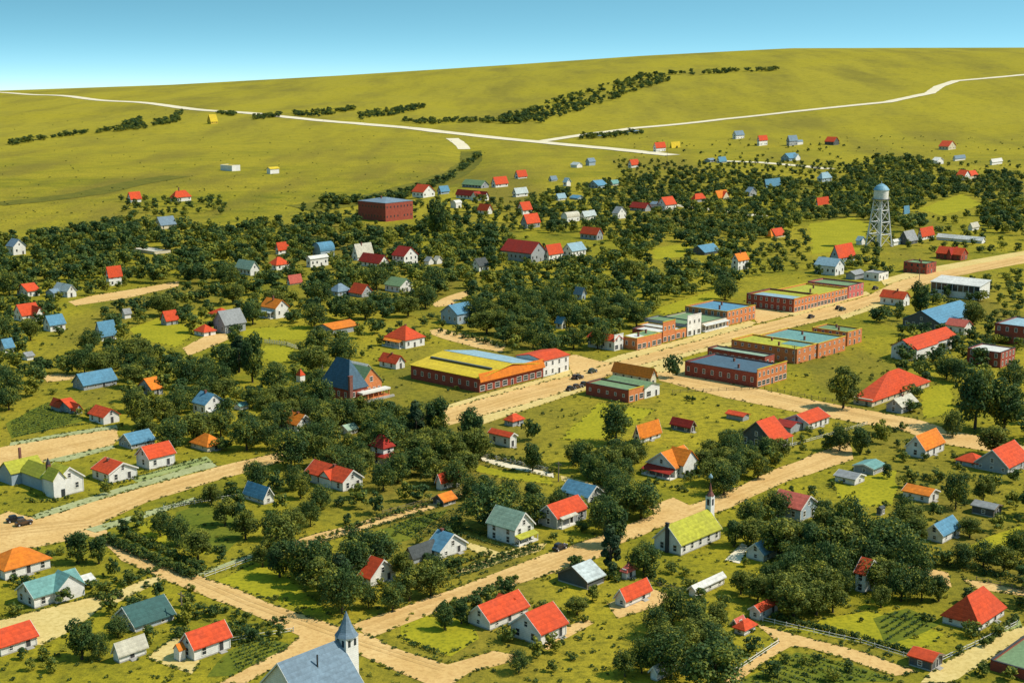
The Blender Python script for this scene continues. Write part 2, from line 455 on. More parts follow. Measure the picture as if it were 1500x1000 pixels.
flat_area('short_walk', [(1075, 805), (1088, 795), (1098, 800), (1085, 825), (1062, 820)], M['paleroad'], .046)
flat_area('back_path', [(706, 668), (735, 676), (812, 693), (812, 699), (730, 682), (704, 674)], M['paleroad'], .046)
flat_area('back_path', [(822, 696), (870, 708), (900, 718), (895, 726), (840, 710), (822, 703)], M['walk'], .046)
for pix in ([(707, 578), (800, 553), (836, 541), (838, 550), (800, 559), (707, 584), (640, 603), (634, 600)],
            [(880, 531), (905, 521), (1000, 497), (1098, 470), (1108, 473), (1100, 478), (1000, 505), (905, 530)],
            [(1096, 440), (1163, 458), (1268, 427), (1275, 431), (1165, 463), (1094, 444)],
            [(1290, 410), (1345, 395), (1510, 366), (1510, 372), (1345, 404), (1295, 418)],
            [(700, 611), (760, 595), (860, 564), (868, 568), (770, 600), (705, 622)],
            [(905, 544), (960, 529), (1020, 513), (1075, 500), (1080, 504), (1020, 518), (960, 536), (915, 548)],
            [(1230, 463), (1275, 448), (1310, 436), (1310, 441), (1270, 456), (1235, 468)]):
    flat_area('sidewalk', pix, W, .14, True, .12, raised=True)
for pix in ([(45, 756), (60, 750), (200, 707), (310, 676), (318, 683), (200, 715), (52, 761)],
            [(125, 775), (195, 755), (285, 728), (288, 733), (200, 762), (140, 780)],
            [(15, 648), (90, 635), (170, 622), (172, 627), (90, 640), (15, 653)],
            [(60, 676), (165, 652), (168, 656), (95, 676)]):
    flat_area('sidewalk', pix, M['concwalk'], .12, True, .15, raised=True)
for pix in ([(1165, 955), (1235, 968), (1320, 998), (1080, 1003)], [(330, 955), (380, 930), (430, 945), (340, 990), (300, 990)],
            [(10, 620), (70, 588), (130, 615), (15, 642)], [(510, 800), (545, 780), (600, 760), (660, 745), (600, 790), (560, 800)],
            [(240, 800), (260, 750), (300, 738), (380, 760), (330, 810)], [(1280, 905), (1330, 890), (1380, 915), (1300, 945)]):
    flat_area('garden_plot', pix, M['plot'], .03, False, .5)
for pix in ([(190, 700), (300, 668), (312, 676), (200, 706)], [(1440, 950), (1490, 900), (1500, 925), (1460, 945)]):
    flat_area('lawn', pix, M['mintlawn'], .026, False, .5)
for pix in ([(1185, 328), (1250, 318), (1275, 330), (1262, 366), (1190, 372)], [(1345, 306), (1410, 284), (1440, 300), (1380, 316)],
            [(955, 364), (1012, 356), (1000, 376), (960, 380)], [(960, 452), (1050, 424), (1058, 440), (975, 462)],
            [(350, 482), (460, 476), (450, 498), (360, 496)], [(385, 506), (428, 508), (420, 532), (386, 526)],
            [(312, 850), (392, 818), (485, 900), (420, 884)], [(1215, 702), (1318, 690), (1310, 738), (1240, 744)], [(1400, 802), (1495, 768), (1495, 800), (1440, 815)], [(1140, 922), (1270, 892), (1385, 925), (1340, 960), (1230, 932)], [(1345, 572), (1395, 560), (1395, 608), (1352, 612)],
            [(195, 772), (225, 763), (335, 801), (300, 813), (235, 794)], [(600, 900), (680, 905), (700, 935), (655, 958), (590, 935)], [(820, 645), (880, 590), (960, 600), (900, 640)], [(700, 680), (800, 700), (810, 712), (690, 690)], [(190, 480), (230, 466), (290, 480), (260, 508), (215, 500)]):
    flat_area('meadow', pix, M['yellowgrass'], .022, True, 1.2)
NROAD = len(CLEAR)
# open lawns that stay free of trees
CLEAR += [[(258, 757), (300, 743), (345, 765), (375, 788), (335, 790)], [(956, 770), (985, 752), (1060, 742), (1060, 800), (1000, 818), (958, 808)], [(946, 660), (1022, 660), (1022, 712), (946, 708)], [(80, 452), (150, 442), (145, 480), (98, 492)], [(40, 505), (95, 493), (125, 503), (80, 522)],
          [(510, 530), (600, 505), (600, 540), (640, 590), (580, 590), (560, 555)], [(770, 640), (860, 580), (960, 600), (1180, 620), (1080, 625), (1000, 660), (920, 640), (800, 680)],
          [(15, 640), (15, 595), (60, 585), (130, 620)], [(60, 560), (180, 550), (180, 590), (100, 575)],
          [(1160, 520), (1260, 480), (1310, 480), (1300, 540), (1200, 560)], [(980, 585), (1150, 560), (1190, 600), (1090, 600)],
          [(1200, 690), (1300, 660), (1320, 720), (1250, 745), (1215, 730)], [(560, 740), (690, 730), (650, 770), (570, 790)],
          [(740, 840), (830, 815), (880, 870), (800, 880)], [(310, 850), (390, 815), (470, 880), (500, 905), (420, 885)],
          [(560, 940), (680, 900), (740, 940), (660, 965)], [(1130, 920), (1270, 890), (1380, 920), (1330, 965)],
          [(820, 930), (940, 900), (960, 950), (860, 975)], [(1290, 370), (1480, 375), (1350, 398)], [(1395, 560), (1350, 580), (1390, 610), (1395, 590)]]

def ruts(pix, offs, w=.55):
    P = [at(*p) for p in pix]
    for o in offs:
        ZI[0] += 1; rz_ = .078 + .0013 * (ZI[0] % 14)
        mb = MB(); pts = []
        for a, b in zip(P, P[1:]):
            n = max(1, int((b - a).length / 4)); pts += [a + (b - a) * (k / n) for k in range(n)]
        pts.append(P[-1]); L = []
        ph = random.uniform(0, 6)
        for i, p in enumerate(pts):
            d = (pts[min(i + 1, len(pts) - 1)] - pts[max(i - 1, 0)]); d.normalize(); s = Vector((-d.y, d.x, 0))
            q = p + s * (o + .35 * math.sin(i * .21 + ph) + .2 * math.sin(i * .07 + ph)); ww = w * (.5 + .5 * abs(math.sin(i * .13 + ph)))
            L.append((q - s * ww, q + s * ww))
        for (a, b), (c, d) in zip(L, L[1:]): mb.face([(a.x, a.y, rz_), (c.x, c.y, rz_), (d.x, d.y, rz_), (b.x, b.y, rz_)])
        me = bpy.data.meshes.new('wheel_ruts'); me.from_pydata(mb.v, [], mb.f); me.materials.append(M['rut'])
        tag(link('wheel_ruts', me), kind='structure')
ruts([(650, 615), (760, 580), (860, 555), (960, 523), (1100, 487), (1230, 455), (1340, 416), (1500, 379)], (-3.4, -2.0, 1.6, 3.1))
ruts([(-10, 780), (130, 765), (240, 718), (330, 690), (440, 660)], (-2.2, -.8, 1.6, 2.9))
ruts([(530, 924), (650, 880), (780, 835), (870, 802)], (-2.0, -.7, 1.3, 2.5))
ruts([(150, 790), (240, 828), (360, 880), (500, 930), (650, 978)], (-1.0, .5))
ruts([(970, 550), (1100, 574), (1200, 597), (1340, 622)], (-1.2, .2, 1.6))
ruts([(1010, 750), (1100, 715), (1240, 660)], (-1.2, .3))
ruts([(-10, 676), (90, 656), (168, 640)], (-1.6, .2, 1.8))
ruts([(400, 806), (440, 793), (640, 737), (680, 720)], (-.6, .6), .25)
# ------------------------------------------------------------------ buildings
RZ = R(48.0)
BLD = []        # label, picture box, ground rectangle, for the trees
WG = {}
def shared(key, fn):
    if key not in WG: WG[key] = fn()
    return WG[key]
def win_mesh(w, h):
    def f():
        mb = MB(); t = .12
        mb.box(-w / 2 - t, w / 2 + t, -.07, 0.0, h, h + t + .03); mb.box(-w / 2 - t, w / 2 + t, -.10, 0.0, -t - .03, 0)
        mb.box(-w / 2 - t, -w / 2, -.06, 0, 0, h); mb.box(w / 2, w / 2 + t, -.06, 0, 0, h)
        mb.box(-w / 2, w / 2, -.05, 0, h * .5 - .04, h * .5 + .04)
        return mb.mesh('window_frame', M['trim'])
    return shared(('f', w, h), f)
def pane_mesh(w, h):
    def f():
        mb = MB(); mb.box(-w / 2 + .001, w / 2 - .001, -.025, .03, .001, h - .001)
        return mb.mesh('pane', M['glass'])
    return shared(('p', w, h), f)
def window(root, off, face, u, z, w=.95, h=1.45, detail=True, lim=None, name='window'):
    """face 'y': wall at y = off plane facing -y ; face 'x': facing -x"""
    (ox, oy), wall = off
    if face == 'y': loc, rz = (ox + u, oy + wall, z), 0
    else: loc, rz = (ox + wall, oy + u, z), -math.pi / 2
    if detail:
        o = link(name, win_mesh(w, h), root, loc, rz)
        link('pane', pane_mesh(w, h), o)
    else:
        link(name, pane_mesh(w * 1.1, h), root, (loc[0], loc[1], loc[2]), rz)
def door(root, off, face, u, w=1.0, h=2.1, detail=True, mat='dark_trim'):
    (ox, oy), wall = off
    def f():
        mb = MB(); t = .13
        mb.box(-w / 2, w / 2, -.04, .02, 0.02, h, 1)
        mb.box(-w / 2 - t, -w / 2, -.07, 0, 0, h + t, 0); mb.box(w / 2, w / 2 + t, -.07, 0, 0, h + t, 0); mb.box(-w / 2, w / 2, -.07, 0, h, h + t, 0)
        return mb.mesh('door', [M['trim'], M[mat]])
    def g():
        mb = MB(); mb.lathe([(.03, 0), (.05, .03), (.03, .06)], 8); return mb.mesh('handle', M['chrome'])
    if face == 'y': loc, rz = (ox + u, oy + wall, .05), 0
    else: loc, rz = (ox + wall, oy + u, .05), -math.pi / 2
    o = link('door', shared(('d', w, h, mat), f), root, loc, rz)
    if detail: link('handle', shared('handle', g), o, (w * .38, -.07, 1.0))
def wall_roof(LA, LB, he, rise, ridge, wm, rm, oh=.4, t=.2, x0=0, y0=0, z0=0.0, par=.5, rf=None):
    """wall MB and roof MB of a block LA x LB, its near corner at (x0, y0)"""
    w, r = MB(), MB()
    X0, X1, Y0, Y1 = x0, x0 + LA, y0, y0 + LB
    if ridge in ('A', 'B'):
        Lc, c0 = (LB, y0) if ridge == 'A' else (LA, x0)
        s = rise / (Lc / 2); ax = 'x' if ridge == 'A' else 'y'
        a, b = (X0, X1) if ridge == 'A' else (Y0, Y1)
        w.prism([(c0, z0), (c0 + Lc, z0), (c0 + Lc, he), (c0 + Lc / 2, he + rise), (c0, he)], a, b, ax)
        e = he - s * oh + .03; top = he + rise + .03
        r.prism([(c0 - oh, e), (c0 + Lc / 2, top), (c0 + Lc + oh, e), (c0 + Lc + oh, e + t), (c0 + Lc / 2, top + t), (c0 - oh, e + t)], a - oh, b + oh, ax)
    elif ridge in ('H', 'HA', 'HB', 'P'):
        w.box(X0, X1, Y0, Y1, z0, he)
        al = LA >= LB if ridge in ('H', 'P') else ridge == 'HA'
        L, Wd = (LA, LB) if al else (LB, LA)
        rl = 0.02 if ridge == 'P' else max(.3, (L - Wd) * .9 if rf is None else L * rf)
        sl = rise / (Wd / 2); e = he - sl * oh * .6 + .03
        c = (L - rl) / 2
        def q(u, v, z): return (X0 + u, Y0 + v, z) if al else (X0 + v, Y0 + u, z)
        vs = [q(-oh, -oh, e), q(L + oh, -oh, e), q(L + oh, Wd + oh, e), q(-oh, Wd + oh, e), q(c, Wd / 2, he + rise), q(L - c, Wd / 2, he + rise)]
        vs += [(x, y, z - t * .8) for x, y, z in vs[:4]]
        r.solid(vs, [(0, 1, 5, 4), (1, 2, 5), (2, 3, 4, 5), (3, 0, 4), (6, 7, 1, 0), (7, 8, 2, 1), (8, 9, 3, 2), (9, 6, 0, 3), (9, 8, 7, 6)])
    elif ridge == 'F':
        zt = he - par; th = .35
        w.box(X0, X1, Y0, Y1, z0, zt)
        w.box(X0, X1, Y0, Y0 + th, zt, he); w.box(X0, X1, Y1 - th, Y1, zt, he)
        w.box(X0, X0 + th, Y0 + th, Y1 - th, zt, he - .12); w.box(X1 - th, X1, Y0 + th, Y1 - th, zt, he - .12)
        i = th + .01
        v = [(X0 + i, Y0 + i, zt + .02), (X1 - i, Y0 + i, zt + .02), (X1 - i, Y1 - i, zt + .02 + rise), (X0 + i, Y1 - i, zt + .02 + rise)]
        r.solid(v + [(x, y, z + .12) for x, y, z in v], [(3, 2, 1, 0), (4, 5, 6, 7), (0, 1, 5, 4), (1, 2, 6, 5), (2, 3, 7, 6), (3, 0, 4, 7)])
    elif ridge == 'Sx':
        w.prism([(X0, z0), (X1, z0), (X1, he + rise), (X0, he)], Y0, Y1, 'y')
        s = rise / LA
        r.prism([(X0 - oh, he - s * oh + .03), (X1 + oh, he + rise + s * oh + .03), (X1 + oh, he + rise + s * oh + .03 + t), (X0 - oh, he - s * oh + .03 + t)], Y0 - oh, Y1 + oh, 'y')
    elif ridge == 'Sy':
        w.prism([(Y0, z0), (Y1, z0), (Y1, he + rise), (Y0, he)], X0, X1, 'x')
        s = rise / LB
        r.prism([(Y0 - oh, he - s * oh + .03), (Y1 + oh, he + rise + s * oh + .03), (Y1 + oh, he + rise + s * oh + .03 + t), (Y0 - oh, he - s * oh + .03 + t)], X0 - oh, X1 + oh, 'x')
    elif ridge == 'D':
        n = 12; pr = [(y0 + LB / 2 - (LB / 2) * math.cos(math.pi * k / n), he + rise * math.sin(math.pi * k / n)) for k in range(n + 1)]
        w.prism([(Y0, z0)] + [(u, z) for u, z in pr] + [(Y1, z0)], X0, X1, 'x')
        pi_ = [(u, z + .03) for u, z in pr]; po = [(y0 + LB / 2 + (u - y0 - LB / 2) * 1.05, z + .03 + t) for u, z in pr]
        for k in range(n):
            r.prism([pi_[k], pi_[k + 1], po[k + 1], po[k]], X0 - oh, X1 + oh, 'x')
    return w, r
PARTK = dict(house='houses of the town', shed='sheds behind the houses', store='brick and frame stores on the main street')
def B(kind, label, cx, cy, dL, dR, he, rise, ridge, roof, wall, wins=None, doors=True, chim=(), wings=(), porch=None, rot=0.0, par=None,
      patch=(), name=None, cat=None, world=None, rf=None, front=None, storey=None, group=None, open_left=False, oh=None):
    rz = RZ + R(rot)
    ax, ay = math.cos(rz), math.sin(rz); bx, by = -ay, ax
    if world:
        P, LA, LB, he, rise = world; P = Vector(P); k = F / project(P.x, P.y, P.z)[2]; m = 1.0
    else:
        P = at(cx, cy); d = project(P.x, P.y, P.z)[2]; k = F / d
        def ln(dx, vx, vy):
            kk = (cx + dx - 750) / F
            return (kk * d - P.x) / (vx - kk * vy * CP)
        LA, LB = ln(dR, ax, ay), ln(-dL, bx, by)
        m = 1 / k / .95; he *= m; rise *= m
    LA, LB = max(LA, 1.2), max(LB, 1.2)
    C = P + Vector((ax, ay, 0)) * (LA / 2) + Vector((bx, by, 0)) * (LB / 2)
    root = empty(name or dict(house='house', shed='shed', store='store').get(kind, kind), C, rz)
    tag(root, label, cat or kind.replace('_', ' '), group or PARTK.get(kind))
    ox, oy = -LA / 2, -LB / 2
    near, mid = k > 4.6, k > 2.9
    wm = M['wall_' + wall]; rm = M['roof_' + roof]
    if oh is None: oh = .12 if kind == 'outhouse' else (.45 if k > 2 else .6)
    w, r = wall_roof(LA, LB, he, rise, ridge, wm, rm, oh, .22 if k > 3 else .3, ox, oy, par=par or .55, rf=rf)
    w.build('wall', wm, root); ro = r.build('roof', rm, root)
    pts = [(x, y, z) for x in (ox, -ox) for y in (oy, -oy) for z in (0, he)] + [(0, 0, he + rise)]
    for wg in wings:
        x0, x1, y0, y1, h, rs, rd, rfn, wl = wg[:9]
        zb = wg[9] * m if len(wg) > 9 else 0.0
        hh, rr = h * m, rs * m
        ww, wr = wall_roof((x1 - x0) * LA, (y1 - y0) * LB, hh, rr, rd, None, None, min(oh, .35), .2, ox + x0 * LA, oy + y0 * LB, zb)
        wo = ww.build('wing', M['wall_' + wl], root); wr.build('wing_roof', M['roof_' + rfn], wo)
        pts += [(ox + a * LA, oy + b * LB, hh) for a in (x0, x1) for b in (y0, y1)]
    # foundation
    if near and ridge != 'F':
        f = MB(); f.box(ox - .06, -ox + .06, oy - .06, -oy + .06, -.3, .28); f.build('foundation', M['concrete'], root)
    if ridge == 'F' and k > 1.5:
        c = MB(); q = .06
        c.box(ox - q, -ox + q, oy - q, oy + .41, he + .002, he + .14); c.box(ox - q, -ox + q, -oy - .41, -oy + q, he + .002, he + .14)
        c.box(ox - q, ox + .41, oy + .41, -oy - .41, he - .118, he + .02); c.box(-ox - .41, -ox + q, oy + .41, -oy - .41, he - .118, he + .02)
        c.build('parapet_cap', M['roof_yellow'] if wall == 'orange' else M['dark_trim'], root)
    if near and ridge in ('A', 'B') and kind != 'outhouse':
        t2 = .11
        for sgn in (-1, 1):
            for e in (-1, 1):
                mb = MB(); W2 = (LB if ridge == 'A' else LA) / 2; s_ = rise / W2
                lo, hi_ = he - s_ * oh, he + rise
                pr = [(sgn * (W2 + oh), lo - .12), (0, hi_ - .12), (0, hi_ + .28), (sgn * (W2 + oh), lo + .28)]
                if ridge == 'A': mb.prism(pr, *((ox - oh - .06, ox - oh - .003) if e < 0 else (-ox + oh + .003, -ox + oh + .06)), 'x')
                else: mb.prism(pr, *((oy - oh - .06, oy - oh - .003) if e < 0 else (-oy + oh + .003, -oy + oh + .06)), 'y')
                mb.build('rake_board', M['trim'] if wall != 'dark' else M['timber'], ro)
        for x_, y_ in ((ox, oy), (-ox, oy), (ox, -oy)):
            mb = MB(); mb.box(x_ - .1, x_ + .1, y_ - .1, y_ + .1, .281, he - .05); mb.build('corner_board', M['trim'] if wall != 'dark' else M['timber'], root)
    for x0, x1, y0, y1, rn in patch:
        zt = he - (par or .55) + .15; i = .42
        mb = MB(); a0, a1 = ox + i + x0 * (LA - 2 * i), ox + i + x1 * (LA - 2 * i); b0, b1 = oy + i + y0 * (LB - 2 * i), oy + i + y1 * (LB - 2 * i)
        f0, f1 = (b0 - oy) / LB * rise, (b1 - oy) / LB * rise
        v = [(a0, b0, zt + f0), (a1, b0, zt + f0), (a1, b1, zt + f1), (a0, b1, zt + f1)]
        mb.solid(v + [(x, y, z + .1) for x, y, z in v], [(3, 2, 1, 0), (4, 5, 6, 7), (0, 1, 5, 4), (1, 2, 6, 5), (2, 3, 7, 6), (3, 0, 4, 7)])
        mb.build('roof_panel', M['roof_' + rn], ro)
    for (u, v, hh) in chim:
        x, y = ox + u * LA, oy + v * LB
        s = .32 if k > 2.5 else .4
        top = he + rise + hh * m
        mb = MB(); mb.box(x - s, x + s, y - s, y + s, he * .9, top); mb.box(x - s - .08, x + s + .08, y - s - .08, y + s + .08, top, top + .16)
        mb.build('chimney', M['chimney_brick'], ro)
    # windows and doors
    if wins is None: wins = 'store' if kind == 'store' else ('none' if kind in ('shed', 'outhouse', 'privy') and not near else 'house')
    det = mid
    if wins != 'none':
        for face, L in (('y', LA), ('x', LB)):
            wallo = 0
            ww, wh = (.95, 1.45) if he > 2.3 else (.75, .8)
            if wins == 'small': ww, wh = .75, .9
            if k < 1.8: ww, wh = 1.3, 1.5
            rows = storey or (2 if he > 5.4 else 1)
            n = int(L / (3.1 if k > 2 else 3.8))
            n = max(1 if L > 2.0 else 0, min(n, 9))
            for rrow in range(rows):
                zb = (he / rows) * rrow + (he / rows - wh) * .52
                if zb + wh > he - .15 and ridge not in ('A', 'B'): continue
                for i in range(n):
                    u = L * (i + .5) / n + (.25 * math.sin(i * 7.1 + cx))
                    if doors and rrow == 0 and face == 'y' and i == n // 2 and he > 1.9:
                        if k > 2.2: door(root, ((ox, oy), 0), 'y', u, 1.0, min(2.05, he - .25), near)
                        if near and not porch:
                            mb = MB(); mb.box(ox + u - .8, ox + u + .8, oy - 1.1, oy - .07, -.1, .14); mb.box(ox + u - .7, ox + u + .7, oy - .7, oy - .075, .142, .27); mb.build('doorstep', M['concrete'], root)
                        continue
                    if wins == 'store' and face == 'y' and rrow == 0:
                        window(root, ((ox, oy), 0), face, u, .55, min(2.3, L / n * .75), min(1.7, he * .45), det)
                    else: window(root, ((ox, oy), 0), face, u, max(.4, zb), ww, wh, det)
            if ridge in ('A', 'B') and rise > 2.0 and ((ridge == 'A') == (face == 'x')):
                window(root, ((ox, oy), 0), face, L / 2, he + rise * .12, .8, 1.1, det)
    if porch:
        # (face, u0, u1, depth px, roof name)
        face, u0, u1, dp, rn = porch[:5]; dp *= m; hp = min(he * .86, 2.7)
        if len(porch) > 5: hp = porch[5] * m
        L = LA if face == 'y' else LB
        a, b = u0 * L, u1 * L
        pr = MB(); fl = MB()
        prof = [(-dp - .3, hp - .1), (-.01, hp + dp * .32), (-.01, hp + dp * .32 + .18), (-dp - .3, hp + .08)]
        if face == 'y':
            pr.prism([(oy + u, z) for u, z in prof], ox + a, ox + b, 'x'); fl.box(ox + a, ox + b, oy - dp, oy - .01, .02, .4)
        else:
            pr.prism([(ox + u, z) for u, z in prof], oy + a, oy + b, 'y'); fl.box(ox - dp, ox - .01, oy + a, oy + b, .02, .4)
        po = fl.build('porch', M['trim'], root); pr.build('porch_roof', M['roof_' + rn], po)
        n = max(2, int((b - a) / 2.4) + 1)
        for i in range(n):
            u = a + .15 + (b - a - .3) * i / (n - 1)
            pm = MB(); x, y = (ox + u, oy - dp + .12) if face == 'y' else (ox - dp + .12, oy + u)
            pm.box(x - .08, x + .08, y - .08, y + .08, .401, hp + .02); pm.build('post', M['trim'], po)
        pts += [(ox - (dp if face == 'x' else 0), oy - (dp if face == 'y' else 0), 0)]
    if front:
        # raised false front or sunlit-coloured facing on the right-hand (street) face: u0, u1, height px, material
        for u0, u1, hf, wl in front:
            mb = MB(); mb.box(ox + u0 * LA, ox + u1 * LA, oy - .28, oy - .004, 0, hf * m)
            fo = mb.build('false_or_sunlit_front', M['wall_' + wl], root)
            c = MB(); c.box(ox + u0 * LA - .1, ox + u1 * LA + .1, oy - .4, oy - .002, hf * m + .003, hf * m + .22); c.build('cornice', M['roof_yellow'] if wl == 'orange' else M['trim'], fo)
            nn = max(1, int((u1 - u0) * LA / 2.6)); L = (u1 - u0) * LA
            for i in range(nn):
                u = u0 * LA + L * (i + .5) / nn
                if i == nn // 2: door(root, ((ox, oy), -.285), 'y', u, 1.1, 2.2, near)
                else: window(root, ((ox, oy), -.285), 'y', u, .6, min(2.0, L / nn * .75), 1.6, det)
                if hf * m > 5.2: window(root, ((ox, oy), -.285), 'y', u, hf * m * .6, .95, 1.3, det)
            pts += [(ox + u0 * LA, oy, hf * m), (ox + u1 * LA, oy, hf * m)]
    # picture box for the planting
    cz, sz = math.cos(rz), math.sin(rz)
    pp = [project(C.x + x * cz - y * sz, C.y + x * sz + y * cz, C.z + z) for x, y, z in pts]
    BLD.append(dict(label=label, x0=min(p[0] for p in pp), x1=max(p[0] for p in pp), y0=min(p[1] for p in pp), y1=max(p[1] for p in pp),
                    C=C, LA=LA, LB=LB, rz=rz, cx=sum(p[0] for p in pp) / len(pp), cy=sum(p[1] for p in pp) / len(pp), by=cy if not world else max(p[1] for p in pp)))
    return dict(root=root, LA=LA, LB=LB, ox=ox, oy=oy, he=he, rise=rise, m=m, k=k, roof=ro, near=near)
# ------------------------------------------------------------------ the town, building by building
H, SH, ST = 'house', 'shed', 'store'
# --- far rise, right
B(H, 'blue-roofed white farmhouse on the far slope', 1078, 204, 5, 12, 6, 5, 'A', 'slate', 'white')
B(H, 'tall white farmhouse, red roof, on far slope', 1112, 214, 3, 12, 9, 5, 'A', 'red', 'white')
B(H, 'grey two-storey farmhouse with white annex', 1156, 214, 4, 12, 8, 6, 'A', 'slate', 'grey', wings=[(.9, 1.7, 0, .9, 5, 2, 'A', 'slate', 'white')])
B('barn', 'low red-roofed barn alone on the far slope', 1221, 213, 13, 8, 5, 6, 'B', 'red', 'dark')
B(H, 'blue house of two gables by country road', 1156, 236, 12, 14, 4, 6, 'A', 'blue', 'blue', wings=[(.45, .95, -.25, .2, 4, 5, 'B', 'paleblue', 'white')])
B(H, 'small red-roofed white house below the highway', 961, 223, 4, 14, 7, 6, 'A', 'red', 'white')
B(SH, 'yellow shed right of tall wooden pole', 984, 217, 2, 12, 2, 6, 'A', 'yellow', 'yellow')
B(H, 'white cottage, red roof, left of wooden pole', 925, 246, 5, 11, 5, 6, 'A', 'red', 'white')
B(SH, 'flat blue-grey shed beside the country road', 1040, 238, 8, 8, 3, 2, 'A', 'slate', 'grey')
B(H, 'small blue gabled house beside country road', 1054, 239, 4, 10, 3, 5, 'A', 'blue', 'white')
B(H, 'bright blue long roof among the upper trees', 1122, 275, 3, 21, 4, 7, 'A', 'blue', 'dark')
B(H, 'pale blue-roofed house by upper tree row', 1204, 267, 7, 14, 6, 7, 'H', 'paleblue', 'blue')
B(H, 'small grey gabled house among upper trees', 1098, 288, 6, 10, 6, 6, 'B', 'slate', 'grey')
B(H, 'red hip-roofed grey house by pale lane', 1018, 297, 5, 15, 6, 6, 'H', 'red', 'grey')
B(H, 'orange house with two roof ridges by pale lane', 1052, 293, 8, 15, 4, 8, 'A', 'orange', 'yellow', wings=[(.4, .95, -.2, .3, 4, 7, 'B', 'red', 'cream')])
B(H, 'small bright red roof near the far right trees', 1198, 301, 3, 16, 3, 7, 'A', 'red', 'white')
B(H, 'white house with red upper roof, grey wing', 975, 309, 12, 15, 9, 9, 'A', 'red', 'white', wings=[(-.02, .5, .6, 1.9, 8, 3, 'B', 'slate', 'white')])
B(H, 'long low red-roofed house beside white house', 945, 310, 22, 8, 5, 6, 'B', 'darkred', 'grey')
B(H, 'white gabled house with black roof edges', 905, 321, 8, 12, 8, 8, 'B', 'grey', 'white')
B(H, 'orange and red cottage left of yellow meadow', 1136, 349, 12, 14, 4, 8, 'A', 'red', 'cream', wings=[(-.3, .5, .2, .9, 4, 8, 'H', 'orange', 'yellow')])
B(H, 'long blue roof half hidden behind trees', 1032, 374, 20, 22, 4, 8, 'A', 'blue', 'dark')
B(H, 'two-storey white house, orange roof, behind stores', 1081, 396, 10, 15, 14, 8, 'A', 'orange', 'white', chim=[(.5, .5, 3)])
B('barn', 'red-roofed yellow barn on far right slope', 1389, 220, 14, 11, 5, 7, 'B', 'red', 'cream')
B(SH, 'small white shed on far right slope', 1373, 241, 8, 9, 5, 4, 'B', 'white', 'white')
B(SH, 'low blue-roofed shed near the right edge', 1399, 236, 3, 15, 4, 3, 'A', 'slate', 'white')
B(SH, 'small white shed at the far right edge', 1453, 242, 3, 15, 5, 3, 'A', 'white', 'white')
B(H, 'white house with two red roofs, far right', 1412, 264, 11, 9, 6, 7, 'B', 'red', 'white', wings=[(1.0, 2.3, 0, .9, 5, 6, 'A', 'red', 'cream')])
B(SH, 'small pale shed in the right trees', 1424, 338, 6, 10, 5, 5, 'A', 'cream', 'white')
B(H, 'white house with red roof behind grey barn', 1350, 352, 6, 18, 7, 9, 'A', 'red', 'white')
B('barn', 'grey gabled barn right of the water tower', 1330, 359, 14, 14, 6, 12, 'A', 'grey', 'dark')
B(SH, 'small pale blue shed left of water tower', 1261, 359, 7, 6, 6, 5, 'B', 'paleblue', 'white')
B(SH, 'white shed touching right leg of water tower', 1309, 360, 3, 10, 6, 2, 'A', 'white', 'white')
B(SH, 'long low white cattle shed right of tower', 1438, 357, 66, 5, 4, 4, 'B', 'white', 'white')
B(H, 'little blue roof behind the water tower', 1325, 314, 2, 7, 3, 8, 'A', 'blue', 'white')
B(H, 'red roof house with teal gable below tower', 1228, 386, 12, 24, 9, 15, 'A', 'red', 'blue')
B('workshop', 'brick workshop with two red roofs, right side', 1407, 382, 36, 10, 8, 8, 'B', 'red', 'brick', wings=[(-.2, 1.0, .35, .5, 9, 7, 'A', 'darkred', 'brick')])
B(ST, 'flat brick building with dark parapet by road', 1357, 402, 34, 14, 15, 0, 'F', 'green', 'brick', wins='house', chim=[(.25, .35, 3), (.7, .6, 2.5)])
B(H, 'long white house with pale roof behind stores', 1223, 404, 30, 13, 13, 9, 'B', 'paleblue', 'white')
B(SH, 'grey lean-to beside the pale-roofed long house', 1252, 410, 13, 14, 7, 4, 'A', 'grey', 'grey')
B(ST, 'grey white store at end of business street', 1287, 412, 22, 14, 11, 0, 'F', 'grey', 'white', wins='house')
B(H, 'white house, red roof, beside big round tree', 1323, 449, 34, 9, 11, 8, 'B', 'red', 'white', chim=[(.5, .4, 3)])
LUM = B('lumber_shed', 'long white lumber shed with dark open side', 1434, 440, 71, 15, 19, 5, 'Sx', 'white', 'white', wins='none')
BAR = B('warehouse', 'wide blue-roofed warehouse with dark walls', 1376, 485, 54, 55, 11, 14, 'A', 'blue', 'dark')
B(H, 'white house with pinkish roof beside blue warehouse', 1412, 491, 27, 11, 12, 7, 'B', 'pink', 'white')
B('workshop', 'white workshop with broad red roof', 1337, 529, 32, 62, 18, 10, 'A', 'red', 'white', wins='small', wings=[(.02, .5, -.12, -.006, 17, 3, 'Sy', 'red', 'white')])
B(ST, 'two-storey brick building at the right edge', 1520, 509, 64, 30, 27, 0, 'F', 'paleblue', 'brick', wins='house', storey=2)
B(ST, 'flat brick building with white roof, right edge', 1465, 539, 49, 21, 22, 0, 'F', 'white', 'brick', wins='house')
B('barn', 'large barn-like house with great red hip roof', 1277, 596, 27, 84, 10, 27, 'HA', 'red', 'cream', rf=.18)
B(H, 'grey gabled cottage in front of great red roof', 1320, 606, 22, 23, 10, 9, 'A', 'cream', 'grey', chim=[(.5, .5, 2)])
